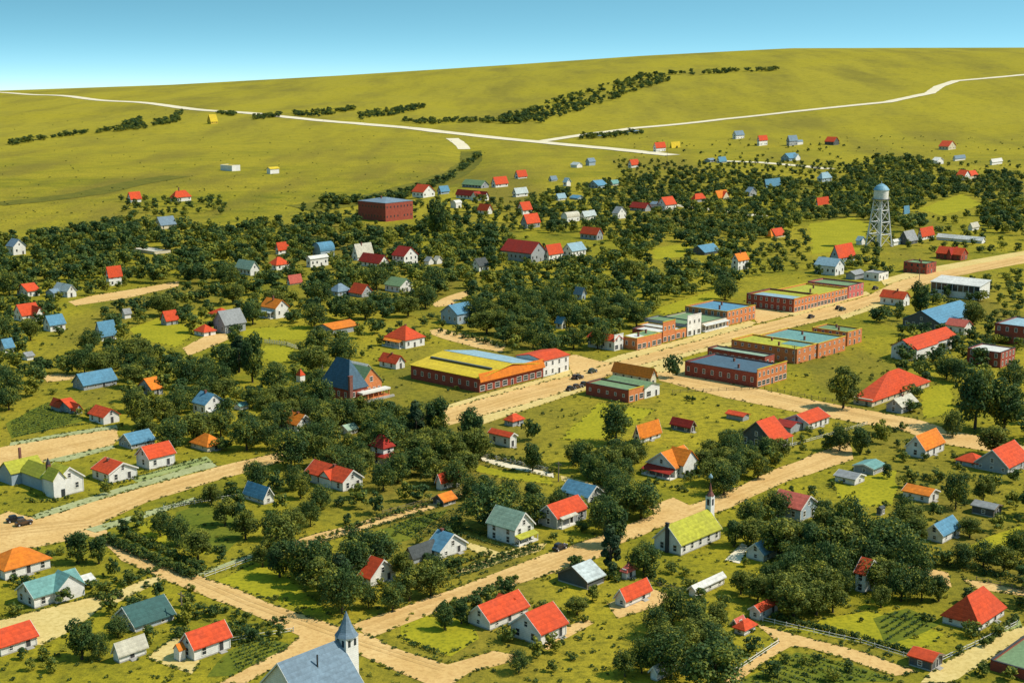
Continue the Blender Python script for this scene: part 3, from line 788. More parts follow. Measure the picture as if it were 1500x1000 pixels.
# --- main street, far side
B(ST, 'corner brick store with blue roof patch', 1162, 458, 69, 34, 19, 0, 'F', 'lime', 'brick', patch=[(.04, .55, .1, .95, 'paleblue')], par=.9, front=[(0, 1, 19.5, 'orange')])  # orange facing over maroon brick paints the street side as sunlit
B(ST, 'long low row of orange brick stores', 1197, 449.5, 62, 44, 17, 0, 'F', 'lime', 'orange', par=.8, chim=[(.25, .35, 3), (.7, .6, 2.5)])
B(ST, 'pinkish red brick store ending the row', 1242.5, 437.6, 60, 22, 18, 0, 'F', 'green', 'pinkbrick', wins='house', par=.8)
B(ST, 'brick store with deep blue flat roof', 1065, 477, 62, 41, 20, 0, 'F', 'blue', 'orange', wins='house', par=.8, chim=[(.25, .35, 3), (.7, .6, 2.5)])
B(ST, 'green-roofed store with white awning', 1028, 486.5, 60, 36, 13, 0, 'F', 'green', 'cream', par=.6, porch=('y', .02, .98, 5, 'white', 9), chim=[(.25, .35, 3), (.7, .6, 2.5)])
B(ST, 'store with tall white false front', 1006, 493, 62, 20, 17, 0, 'F', 'green', 'grey', wins='none', front=[(0, 1, 29, 'white')])
B(ST, 'low brick store right of orange false front', 989, 497, 56, 16, 13, 0, 'F', 'white', 'orange', par=.6)
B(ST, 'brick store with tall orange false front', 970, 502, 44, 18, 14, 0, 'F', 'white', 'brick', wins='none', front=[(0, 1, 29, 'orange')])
B(ST, 'low orange brick store with pale corner roof', 933, 513, 21, 36, 17, 2, 'F', 'green', 'orange', patch=[(.02, .4, .05, .95, 'white')], chim=[(.25, .35, 3), (.7, .6, 2.5)])
B(ST, 'white fronted shop with red roof', 899, 514, 38, 13, 14, 6, 'B', 'red', 'white', front=[(0, 1, 22, 'white')])
B(ST, 'two-storey white shop beside long garage', 796, 552, 40, 37, 23, 5, 'A', 'red', 'white', storey=2, wins='house')
GAR = B('garage', 'long brick garage with yellow and blue roof', 702, 575, 100, 93, 20, 10, 'B', 'yellow', 'brick', wins='store', par=.8)
# --- main street, near side
B(ST, 'low brick store with green roof near corner', 920, 590, 62, 22, 18, 0, 'F', 'green', 'brick', wins='small', front=[(0, 1, 18.5, 'orange')])  # orange front, maroon sides: sunlight and shade put into the brick colours
B(ST, 'white-fronted store with green back roof', 944, 584, 56, 22, 15, 5, 'B', 'green', 'white')
B(ST, 'store with plain orange gable roof', 953, 566, 56, 8, 14, 10, 'B', 'orange', 'cream')
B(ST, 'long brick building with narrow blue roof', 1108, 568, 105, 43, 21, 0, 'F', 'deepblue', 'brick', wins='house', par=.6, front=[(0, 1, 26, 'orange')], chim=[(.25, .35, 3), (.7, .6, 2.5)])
B(ST, 'brick building with pale green roof behind', 1120, 540, 84, 14, 17, 0, 'F', 'palegreen', 'brick', wins='house', par=.6)
B(ST, 'large brick block with lime roof, rear lot', 1167, 533, 96, 30, 21, 0, 'F', 'lime', 'orange', par=.7, wins='small', patch=[(.5, .98, .02, .4, 'teal')], chim=[(.25, .35, 3), (.7, .6, 2.5)])
B(ST, 'brick block with wide teal roof', 1198, 525, 86, 40, 21, 0, 'F', 'teal', 'orange', par=.7, wins='small', chim=[(.25, .35, 3), (.7, .6, 2.5)])
B(ST, 'brick building with light green roof, street end', 1241, 507, 52, 21, 20, 0, 'F', 'green', 'orange', par=.7, wins='house', chim=[(.25, .35, 3), (.7, .6, 2.5)])
# --- left half
B(H, 'red-roofed white house at upper left meadow', 192, 297, 5, 15, 6, 8, 'A', 'red', 'white')
B(H, 'red hip-roofed farmhouse by upper left trees', 256, 296, 6, 24, 7, 8, 'H', 'red', 'white', chim=[(.4, .5, 4)])
B(H, 'blue-roofed house behind the upper left trees', 236, 336, 9, 22, 6, 10, 'A', 'slate', 'cream')
B('warehouse', 'long flat pale building among left trees', 226, 373, 34, 24, 4, 0, 'F', 'cream', 'cream', wins='none')
B('barn', 'yellow barn far out on the left pasture', 309, 182, 5, 10, 4, 9, 'A', 'yellow', 'yellow')
B(SH, 'flat white shed with yellow edge, left pasture', 340, 251, 17, 12, 8, 0, 'F', 'yellow', 'white', wins='none')
B(SH, 'small white shed alone on the left pasture', 396, 255, 5, 13, 7, 2, 'A', 'yellow', 'white')
B(H, 'white house with red roof near left edge', 41, 435, 16, 17, 8, 8, 'A', 'red', 'white')
B(H, 'orange-red L-shaped house at left edge', 33, 471, 13, 26, 9, 13, 'A', 'red', 'white', wings=[(.5, 1.0, -.5, .4, 8, 11, 'B', 'red', 'white')])
B(H, 'blue-roofed cottage beside orange L-shaped house', 74, 486, 10, 22, 10, 11, 'A', 'blue', 'white')
B(H, 'steep blue-roofed cottage in left trees', 149, 500, 9, 22, 9, 17, 'A', 'blue', 'white')
B(H, 'white gabled house with grey wing, left lane', 99, 436, 20, 13, 9, 8, 'B', 'pale', 'white', wings=[(-.9, .1, .4, 1.0, 6, 4, 'A', 'slate', 'blue')])
B(H, 'two-storey white house, red roof, by left lane', 160, 419, 4, 19, 15, 11, 'A', 'red', 'white')
B(SH, 'tiny white shed in the left lawn', 183, 467, 4, 9, 8, 5, 'A', 'grey', 'white')
B(H, 'grey cottage with small square red roof', 244, 477, 8, 17, 8, 11, 'A', 'red', 'grey')
B(H, 'white house cut by the upper left edge', 20, 374, 10, 18, 12, 9, 'B', 'slate', 'white')
B(H, 'blue-roofed house cut by left edge', 8, 517, 8, 13, 8, 10, 'A', 'blue', 'white')
B(SH, 'small grey shed near left edge', 40, 528, 8, 10, 6, 4, 'A', 'grey', 'white')
B(H, 'long grey house with broad blue roof, left', 123, 572, 16, 48, 8, 13, 'A', 'blue', 'grey')
B(H, 'low red-roofed house beside grey gabled barn', 299, 493, 14, 17, 7, 8, 'H', 'red', 'white')
B('barn', 'large grey gabled barn in left centre', 330, 489, 17, 30, 13, 17, 'A', 'grey', 'grey')
B(H, 'flat red roof behind the grey gabled barn', 322, 466, 16, 20, 5, 7, 'H', 'red', 'grey')
B(H, 'white two-storey house with bright orange roof', 404, 467, 21, 19, 15, 10, 'B', 'orange', 'white', chim=[(.4, .5, 4)], porch=('x', .1, .95, 7, 'pale'))
B(H, 'small pinkish red roof among trees', 425, 418, 4, 17, 5, 8, 'A', 'pink', 'white')
B(H, 'white house with pale green roof', 367, 404, 22, 13, 9, 10, 'B', 'palegreen', 'white')
B(H, 'white bungalow with red pyramid roof', 405, 396, 12, 19, 8, 9, 'H', 'red', 'white')
B(H, 'small red-roofed white house behind red bungalow', 408, 373, 4, 15, 8, 8, 'A', 'red', 'white')
B('barn', 'blue round-roofed barn above long white building', 470, 380, 12, 20, 10, 12, 'D', 'blue', 'blue')
B('workshop', 'long white building below blue round barn', 455, 392, 6, 26, 12, 3, 'A', 'white', 'white')
B(H, 'house with steep cream roof', 524, 382, 8, 23, 7, 15, 'A', 'cream', 'white', chim=[(.4, .45, 2)])
B(H, 'low house with dark red roof, white gable', 556, 393, 30, 14, 7, 10, 'B', 'darkred', 'white')
B(H, 'tall white gabled house with dark red roof', 592, 390, 17, 20, 14, 11, 'B', 'darkred', 'white')
B(H, 'blue-grey cottage with hipped roof', 495, 434, 13, 19, 7, 9, 'H', 'slate', 'blue')
B(H, 'cottage with tilted red roof beside blue-grey cottage', 530, 436, 18, 16, 6, 11, 'B', 'red', 'grey')
B(H, 'white gabled house with dark green roof', 586, 429, 22, 20, 9, 9, 'B', 'green', 'white')
B('carport', 'open shed with long flat orange roof', 488, 491, 28, 38, 8, 5, 'A', 'orange', 'grey', wins='none')
B(H, 'white bungalow with large red hip roof', 594, 511, 30, 28, 13, 15, 'H', 'red', 'white', rf=.12, porch=('x', .12, .98, 7, 'orange'), chim=[(.55, .5, 1)])
B(H, 'small white cottage, red roof, below large bungalow', 580, 541, 24, 13, 9, 9, 'B', 'red', 'white', chim=[(.5, .5, 2)])
B(SH, 'pale round-edged shed behind brick church', 534, 546, 28, 9, 5, 6, 'B', 'white', 'cream')
B('outhouse', 'tiny outhouse with red pyramid roof', 440, 560, 6, 7, 10, 8, 'P', 'red', 'white')
B(H, 'dark-roofed white house in centre trees', 702, 398, 12, 14, 8, 9, 'A', 'dark', 'white')
B(SH, 'pair-gabled small white shed', 628, 388, 6, 8, 5, 5, 'B', 'grey', 'white')
B(SH, 'small yellowish shed beside white gabled house', 640, 387, 5, 8, 5, 5, 'B', 'cream', 'white')
B('barn', 'long barn with dark red roof, grey gable', 778, 385, 44, 22, 13, 14, 'B', 'darkred', 'grey')
B(H, 'red-roofed house right of the long barn', 804, 382, 8, 20, 10, 11, 'A', 'red', 'white')
B(H, 'white house with pale teal roof near long barn', 838, 376, 14, 20, 8, 9, 'A', 'paleblue', 'white')
B(H, 'grey house with red roof above centre trees', 874, 352, 24, 9, 8, 8, 'B', 'red', 'grey')
B(H, 'blue-roofed house with dark gable, centre', 670, 476, 24, 27, 15, 11, 'A', 'blue', 'blue', chim=[(.15, .5, 2)])
B(H, 'tiny pale blue gabled house in dense trees', 852, 440, 11, 6, 9, 8, 'B', 'slate', 'blue')
B(H, 'small white house with blue roof in trees', 823, 482, 9, 6, 9, 7, 'B', 'blue', 'white')
B(H, 'red-roofed white gabled house at field edge', 620, 290, 16, 17, 8, 9, 'B', 'red', 'white')
B(H, 'small blue house at field edge', 646, 285, 5, 12, 5, 6, 'A', 'blue', 'blue')
B(H, 'long low green-roofed house at field edge', 705, 276, 28, 11, 4, 6, 'B', 'green', 'grey')
B(H, 'house with orange-red roof above green house', 726, 275, 6, 18, 6, 8, 'A', 'red', 'white')
B(H, 'red roof nearest the open field, centre', 759, 262, 5, 13, 4, 7, 'A', 'red', 'white')
B(H, 'long white house with dark red roof', 710, 294, 42, 6, 6, 6, 'B', 'darkred', 'white', wings=[(-1.2, .2, .12, .3, 6, 6, 'A', 'darkred', 'white')])
B(SH, 'small round-roofed white shed', 668, 305, 8, 8, 6, 4, 'D', 'white', 'white')
B(H, 'small red-roofed white house in clearing', 714, 314, 14, 7, 6, 7, 'B', 'red', 'white')
B(H, 'white house with orange roof facing clearing', 766, 315, 8, 13, 8, 9, 'A', 'red', 'white')
B(H, 'grey house with wide orange-red roof', 772, 335, 9, 19, 8, 11, 'A', 'red', 'grey')
B(H, 'pale grey house above orange roofs', 756, 289, 5, 17, 6, 6, 'A', 'pale', 'white')
B(SH, 'low grey shed in the upper field', 845, 246, 9, 8, 4, 3, 'B', 'pale', 'white')
B(SH, 'small slate shed in the upper field', 863, 243, 5, 9, 6, 4, 'A', 'slate', 'blue')
B(H, 'tiny white house in upper centre trees', 830, 273, 5, 6, 6, 5, 'B', 'paleblue', 'white')
B(H, 'tiny blue roof in upper centre trees', 808, 266, 4, 8, 3, 4, 'A', 'slate', 'white')
B(H, 'low blue-roofed house, upper centre', 876, 276, 15, 13, 4, 6, 'A', 'blue', 'blue')
B(H, 'small teal-roofed house, upper centre', 898, 272, 6, 9, 3, 4, 'A', 'teal', 'white')
B(H, 'pale blue cottage beside dark trees', 818, 294, 5, 11, 4, 5, 'A', 'paleblue', 'white')
B(SH, 'low long blue shed, upper centre', 846, 293, 11, 9, 2.5, 3, 'B', 'blue', 'blue')
B('barn', 'cream round-roofed barn, upper centre', 831, 326, 9, 18, 6, 7, 'D', 'cream', 'white')
B(H, 'white house beside cream round barn', 856, 323, 6, 17, 6, 6, 'A', 'pale', 'white')
SCH = B('school', 'large brick school with blue-grey roof', 565, 325, 40, 40, 26, 5, 'H', 'slate', 'brick', wins='house', storey=2, oh=.2, chim=[(.35, .5, 2)])
B(H, 'red cluster house with three small roofs', 103, 606, 24, 12, 9, 8, 'A', 'red', 'grey', wings=[(-.35, .5, .45, 1.0, 8, 8, 'B', 'red', 'grey'), (.2, .95, -.25, .3, 7, 7, 'B', 'red', 'grey')])
B(H, 'white gabled house with bright red roof, left', 152, 622, 21, 23, 11, 9, 'B', 'red', 'white')
B(H, 'grey cottage with small orange roof', 223, 580, 20, 16, 10, 12, 'A', 'orange', 'grey')
B(H, 'white gabled house with bright blue roof', 301, 610, 18, 27, 17, 12, 'B', 'blue', 'white', chim=[(.45, .6, 3)], porch=('y', .05, .95, 5, 'white', 7))
B(H, 'grey gabled cottage with blue roof, left street', 193, 658, 18, 33, 8, 11, 'A', 'blue', 'grey')
B(H, 'white house with steep red roof, left street', 219, 688, 18, 37, 17, 13, 'A', 'red', 'white')
B(H, 'broad white gabled house with crimson roof', 160.5, 708, 24, 40, 14, 11, 'B', 'red', 'white', chim=[(.4, .7, 2)])
B(SH, 'plain white shed behind yellow-roofed church', 32, 691, 5, 15, 10, 4, 'A', 'white', 'white')
B(H, 'orange hip roof sunk in trees, left', 304, 662, 24, 24, 9, 12, 'H', 'orange', 'cream')
B(SH, 'little pale teal shed on lawn', 352, 601, 9, 12, 6, 3, 'A', 'teal', 'white')
B(H, 'orange-roofed house with white gable end', 435.5, 633, 31, 22, 11, 11, 'B', 'orange', 'white', chim=[(.5, .6, 4), (.5, .3, 2)])
B(H, 'pagoda-like house with two red roof tiers', 562, 682, 20, 15, 27, 14, 'H', 'darkred', 'white', wings=[(-.25, 1.25, -.25, 1.25, 14, 7, 'P', 'darkred', 'white', 12)])
B(H, 'white gabled house with wide red roof, centre', 502.5, 720, 54, 28, 14, 13, 'B', 'red', 'white', wings=[(-.05, .9, .3, .62, 13, 10, 'A', 'red', 'white')], chim=[(.45, .45, 2)])
B(H, 'small house with blue roof, garden side', 386.5, 739, 28, 14, 10, 13, 'B', 'blue', 'white')
B(SH, 'pale green shack among dark trees', 510, 637, 13, 13, 7, 5, 'A', 'palegreen', 'palegreen' if False else 'white')
B(H, 'narrow white house with red roof by main street', 747, 656, 30, 9, 16, 4, 'B', 'red', 'white')
B(H, 'red hip-roofed cottage by main street', 751, 625, 12, 16, 9, 7, 'H', 'red', 'grey')
B(H, 'white cottage, red roof, beside the alley', 646, 718, 6, 27, 14, 8, 'A', 'red', 'white')
B(SH, 'dark shed with orange roof by alley', 650, 742, 15, 17, 8, 7, 'A', 'orange', 'dark')
B(H, 'pale house with blue roof and white gable', 861, 737, 38, 22, 9, 12, 'B', 'blue', 'white')
B(H, 'grey house with bright red roof by street', 816, 775, 27, 42, 17, 14, 'A', 'red', 'grey', porch=('y', .05, .6, 6, 'cream'))
B(H, 'small white cottage with orange roof, centre lawn', 937, 650, 8, 30, 12, 13, 'A', 'orange', 'white')
B(SH, 'dark shed with dull red roof', 1011, 634, 28, 7, 9, 7, 'B', 'darkred', 'dark')
B(SH, 'low shed with thin red roof on lawn', 1088, 617, 24, 9, 7, 3, 'B', 'red', 'grey')
B(H, 'grey steep-gabled house with two orange roofs', 1130, 658, 45, 24, 13, 22, 'A', 'red', 'dark', porch=('y', 0, 1, 8, 'red', 13))
B(H, 'white house with red roof and low wing', 1183.5, 631, 34, 30, 11, 9, 'A', 'red', 'white', wings=[(-.55, -.006, .25, .95, 9, 5, 'B', 'darkred', 'grey')])
TWO = B(H, 'white cross-gabled house with orange roof, red porch', 988.5, 701, 40, 31, 16, 17, 'A', 'orange', 'white', wings=[(.2, .88, -.14, .5, 19, 17, 'B', 'orange', 'white')], porch=('x', -.02, 1.02, 13, 'darkred', 9))
B(H, 'pale blue house with pink roof in trees', 1172, 764, 42, 24, 18, 14, 'B', 'pink', 'blue')
B(H, 'grey gabled house with orange roof, right', 1354, 672, 27, 28, 14, 16, 'A', 'orange', 'white')
B(H, 'low orange-roofed house joined to big gable', 1432, 686, 32, 14, 8, 9, 'H', 'red', 'blue')
B(H, 'grey steep-gabled house with red roof, right edge', 1476, 695, 47, 30, 11, 20, 'A', 'red', 'grey')
B(SH, 'teal-roofed garage among right lawns', 1279, 696, 28, 16, 9, 4, 'A', 'teal', 'grey')
B(SH, 'grey shed with curved roof on right lawn', 1251.5, 711, 28, 14, 9, 5, 'B', 'grey', 'white')
B(SH, 'long low shed with orange roof, right', 1360, 737, 37, 14, 11, 6, 'B', 'orange', 'white', wins='small')
B(SH, 'dark open shed near right edge', 1455, 758, 31, 11, 12, 4, 'B', 'grey', 'dark')
B(H, 'white cottage with teal-blue roof, right', 1380, 796, 25, 25, 13, 12, 'A', 'blue', 'white')
B(H, 'tall narrow white house with steep red roof', 1266, 868, 13, 19, 28, 15, 'B', 'red', 'white', storey=2)
B(H, 'large white house with great orange-red roof', 1432.5, 926, 52, 38, 14, 29, 'HA', 'red', 'white', rf=.62, chim=[(.35, .5, -10)])
B(SH, 'red-roofed shed at bottom right lane', 1364, 983, 32, 15, 15, 6, 'B', 'red', 'dark')
B('warehouse', 'green-roofed brick corner building, bottom right', 1530, 1004, 80, 60, 16, 0, 'F', 'green', 'brick', wins='none')
B('outhouse', 'tiny dark outhouse on right lawn', 1290, 755, 4, 6, 9, 2, 'A', 'dark', 'dark')
# --- bottom left and centre
B(H, 'white house with orange hip roof, bottom left', 8, 850, 30, 66, 16, 17, 'H', 'orange', 'white')
B(H, 'white house with teal cross-gabled roof', 51, 891, 24, 70, 17, 15, 'A', 'teal', 'white', wings=[(.4, 1.0, -.14, .5, 17, 19, 'B', 'teal', 'white')])
B(SH, 'white lean-to shed behind teal-roofed house', 112, 862, 14, 26, 5, 6, 'A', 'white', 'white')
B(H, 'red-roofed house cut by bottom left edge', 2, 961, 22, 52, 15, 15, 'A', 'red', 'white')
B(H, 'house with dark teal roof behind bushes', 198, 926, 30, 56, 10, 20, 'A', 'darkteal', 'blue')
B(SH, 'white shed with pale roof, bottom left', 175.5, 971, 8, 38, 15, 12, 'A', 'cream', 'white', wins='small')
B(H, 'white house with bright red roof, bottom left', 285, 968, 19, 52, 20, 17, 'A', 'red', 'white')
B('outhouse', 'small white outhouse with orange roof', 263, 969, 8, 9, 16, 7, 'A', 'orange', 'white')
B(H, 'white house with steep red roof in trees', 543, 859, 15, 36, 13, 20, 'B', 'red', 'white')
B(H, 'white gabled house with sky blue roof', 644.5, 819, 20, 38, 12, 18, 'B', 'blue', 'white', wings=[(-.75, .15, .5, 1.1, 10, 12, 'A', 'dark', 'grey')], chim=[(.5, .8, 3)])
B(H, 'two-storey white house with green roof', 754, 799, 39, 27, 24, 19, 'B', 'palegreen', 'white', storey=2, porch=('y', -.02, 1.02, 9, 'lime', 11))
B('barn', 'weathered grey barn with pale roof', 860, 863, 42, 24, 12, 15, 'A', 'pale', 'dark', wins='none')
B(H, 'white bungalow with wide orange-red roof', 717.5, 923, 31, 55, 14, 17, 'A', 'red', 'white', wings=[(.62, 1.0, .3, .97, 13, 12, 'B', 'red', 'white')])
B(H, 'white house with orange-red gable roof', 792, 946, 43, 37, 19, 22, 'A', 'red', 'white')
B(H, 'white cottage with orange-red roof and dirt yard', 916, 890, 14, 36, 13, 12, 'A', 'red', 'white')
B(SH, 'tiny white tower-like shed with pink roof', 917, 849, 4, 14, 15, 8, 'P', 'pink', 'white')
B(SH, 'white shed half hidden below green-roofed church', 1018, 875, 8, 42, 12, 4, 'A', 'white', 'white')
B(SH, 'long white shed with thin red roof', 1112, 909, 13, 26, 15, 5, 'A', 'red', 'white')
B(SH, 'small shed with red hip roof by fence', 1090, 931, 14, 16, 11, 8, 'H', 'red', 'white')
B(H, 'cottage with pale teal roof in trees', 1118, 823, 24, 28, 12, 12, 'A', 'paleblue', 'white')
B(SH, 'white shed cut by the bottom edge', 962, 997, 8, 42, 14, 6, 'A', 'white', 'white')
B(H, 'red-roofed cottage hidden behind long white shed', 1080, 918, 6, 10, 5, 5, 'A', 'pink', 'grey')
# ------------------------------------------------------------------ buildings with more to them
def part_box(T, name, x0, x1, y0, y1, z0, z1, mat, parent=None):
    mb = MB(); mb.box(x0, x1, y0, y1, z0, z1); return mb.build(name, mat, parent or T['root'])
# lumber shed: dark panels painted as the shade inside the open long side
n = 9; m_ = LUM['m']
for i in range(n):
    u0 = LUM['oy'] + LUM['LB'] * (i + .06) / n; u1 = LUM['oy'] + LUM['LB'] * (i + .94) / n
    part_box(LUM, 'dark_bay_panel', LUM['ox'] - .05, LUM['ox'] + .3, u0, u1, LUM['he'] * .48, LUM['he'] * .97, M['glass'])
# long garage: front tiled pent roof, blue slope, clerestory line
g = GAR
mb = MB(); ox, oy, he = g['ox'], g['oy'], g['he']
mb.prism([(oy - .9, he * .72), (oy - .01, he * 1.28), (oy - .01, he * 1.36), (oy - 1.0, he * .76)], ox - .3, -ox + .3, 'x')
mb.build('pent_roof', M['roof_orange'], g['root'])
s = g['rise'] / (g['LA'] / 2)
def slope_panel(T, x0, x1, y0, y1, mat, name):
    q = []
    for x, y in ((x0, y0), (x1, y0), (x1, y1), (x0, y1)):
        z = T['he'] + T['rise'] - s * abs(x) + .28
        q.append((x, y, z))
    mb = MB(); mb.solid(q + [(x, y, z + .14) for x, y, z in q], [(3, 2, 1, 0), (4, 5, 6, 7), (0, 1, 5, 4), (1, 2, 6, 5), (2, 3, 7, 6), (3, 0, 4, 7)])
    mb.build(name, mat, T['roof'])
slope_panel(g, .3, -ox + .35, oy + .2, -oy + .3, M['roof_paleblue'], 'blue_roof_slope')
mb = MB(); mb.box(ox * .5 - .5, ox * .5 + .5, oy + 2, -oy - 2, he, he + g['rise'] * .5 + .9); mb.build('skylight', M['glass'], g['roof'])
# carport posts are its walls: keep a dark opening
# --- green-roofed church with a red spire
c = B('church', 'white church with lime roof and dark red spire', 997, 813.5, 38, 57, 17, 22, 'A', 'lime', 'white', doors=False)
R_ = c['root']; ox, oy, LA, LB, he, rs, m_ = c['ox'], c['oy'], c['LA'], c['LB'], c['he'], c['rise'], c['m']
part_box(c, 'vestibule', -ox + .004, -ox + 2.2, -1.9, 1.9, 0, he * .95, M['wall_white'])
tx = -ox + 1.1; tw = .8; tz = he + rs + 20 * m_
st = part_box(c, 'steeple', tx - tw, tx + tw, -tw, tw, he * .951, tz, M['wall_white'])
for sx, sy, rz in ((0, -tw, 0), (-tw, 0, -math.pi / 2)):
    link('louver', pane_mesh(.7, 1.6), st, (tx + sx, sy, tz - 2.3), rz)
sp = MB(); sp.lathe([(tw * 1.3, tz + .003), (tw * .6, tz + 1.0), (.07, tz + 19 * m_)], 8, tx, 0); sp.build('spire', M['chimney_brick'], st)
fi = MB(); fi.lathe([(.05, tz + 20 * m_), (.06, tz + 25 * m_), (.55, tz + 26.5 * m_), (.5, tz + 29 * m_), (.02, tz + 33 * m_)], 10, tx, 0); fi.build('finial', M['roof_paleblue'], st, True)
mb = MB(); mb.box(ox - .6, ox - .01, -.4, .4, 0, he + rs + .6); mb.box(ox - .68, ox - .005, -.48, .48, he + rs + .603, he + rs + .8); mb.build('chimney', M['dark_trim'], R_)
# --- church with a blue steeple at the bottom edge
EZ = 10.6
def at_h(px, py, z):
    dx, dy, dz = ray(px, py); t = (z - CH) / dz; return Vector((dx * t, dy * t, 0))
e1 = at_h(494, 938, EZ); e0 = at_h(409, 971, EZ); A_ = (e1 - e0).normalized(); rot = math.degrees(math.atan2(A_.y, A_.x)) - 48
hw = 6.6; Bv = Vector((-A_.y, A_.x, 0)); p0 = e0 - Bv * hw
c = B('church', 'blue-roofed church with a pointed blue steeple', 0, 0, 0, 0, 0, 0, 'A', 'slate', 'white', world=((p0.x, p0.y, 0), (e1 - e0).length, 2 * hw, 3.9, EZ - 3.9), rot=rot, doors=False)
ox, oy, he, rs = c['ox'], c['oy'], c['he'], c['rise']
tc_ = at_h(505, 928, 12.2) - at_h(494, 938, EZ)
tx = -ox + 1.75; tw = 1.5; tz = 11.4
st = part_box(c, 'steeple', tx - tw, tx + tw, -tw - .6, tw - .6, 0, tz, M['wall_white'])
for k in (-.7, .7):
    link('louver', pane_mesh(.6, 1.3), st, (tx + k, -tw - .6, tz - 1.8), 0); link('louver', pane_mesh(.6, 1.3), st, (tx - tw, -.6 + k, tz - 1.8), -math.pi / 2)
sp = MB(); sp.lathe([(tw * 1.5, tz + .003), (tw * 1.05, tz + .9), (tw * .6, tz + 2.3), (.05, tz + 4.6)], 8, tx, -.6); sp.build('spire', M['roof_slate'], st)
mb = MB(); mb.bar((0, -hw * .35, he + rs * .66), (0, -hw * .35, he + rs * .66 + 2.4), .16, n=8); mb.build('stove_pipe', M['dark_trim'], c['roof'])
# --- yellow-roofed church complex on the left street
c = B('church', 'white church with yellow-green roof, twin front gables', 83.5, 728.5, 20, 39, 23, 16, 'B', 'lime', 'white', doors=False,
      wings=[(.06, .72, 1.0, 2.75, 19, 13, 'B', 'lime', 'blue'), (-.3, .9, 2.76, 3.7, 18, 13, 'A', 'lime', 'blue'), (-.14, .3, -.08, .6, 27, 12, 'B', 'lime', 'white')])
ox, oy, LA, LB, he, rs, m_ = c['ox'], c['oy'], c['LA'], c['LB'], c['he'], c['rise'], c['m']
bx, by = ox + LA * .12, oy + LB * .75; bz = he + rs * .6
bf = MB(); bf.box(bx - .5, bx + .5, by - .5, by + .5, he, bz + 10 * m_); b_ = bf.build('belfry', M['chimney_brick'], c['root'])
bf = MB(); bf.lathe([(.75, bz + 10 * m_ + .003), (.04, bz + 19 * m_)], 6, bx, by); bf.build('belfry_roof', M['dark_trim'], b_)
mb = MB(); mb.box(ox + LA * .3, ox + LA * .3 + .6, oy + LB * 3.3, oy + LB * 3.3 + .6, he, he + rs + 8 * m_); mb.build('chimney', M['chimney_brick'], c['root'])
link('door', pane_mesh(1.1, 2.1), c['root'], (ox + LA * .2, oy - .62, .05), 0)
# --- brick church with a steep blue roof
c = B('church', 'brick church with steep blue roof, white porch', 512, 591, 42, 26, 22, 36, 'HB', 'deepblue', 'brick', rf=.45,
      wings=[(.75, 1.95, .06, .9, 22, 21, 'B', 'green', 'orange')], doors=False)
ox, oy, LA, LB, he, rs, m_ = c['ox'], c['oy'], c['LA'], c['LB'], c['he'], c['rise'], c['m']
mb = MB(); mb.box(ox - .5, ox + .9, oy - .9, oy - .006, 0, he + 16 * m_); mb.box(ox - .65, ox + 1.05, oy - 1.0, oy + .02, he + 16 * m_ + .003, he + 16 * m_ + .4); mb.build('chimney', M['chimney_brick'], c['root'])
x0, x1 = ox + LA * .45, ox + LA * 2.0; yy = oy - .02
po = MB(); po.box(x0, x1, yy - 2.6, yy - .03, .02, 1.0); po_ = po.build('porch', M['wall_orange'], c['root'])
mb = MB(); mb.box(x0 - .2, x1 + .2, yy - 2.9, yy - .02, he * .52, he * .64); mb.build('porch_roof', M['trim'], po_)
for i in range(6):
    u = x0 + .2 + (x1 - x0 - .4) * i / 5; pm = MB(); pm.box(u - .13, u + .13, yy - 2.5, yy - 2.24, 1.003, he * .52 - .003); pm.build('post', M['wall_orange'], po_)
mb = MB(); mb.box(x0 + 1.5, x1 + 1.5, yy - 3.4, yy - 2.62, .01, .7); mb.build('steps', M['concrete'], c['root'])
for i in range(4): window(c['root'], ((0, 0), oy + .06 * LB), 'y', ox + LA * (.95 + .28 * i), he * .1 + 1.3, 1.0, 1.7, True)
window(c['root'], ((0, 0), oy + .06 * LB), 'y', ox + LA * 1.35, he * 1.1, 1.2, 1.5, True)
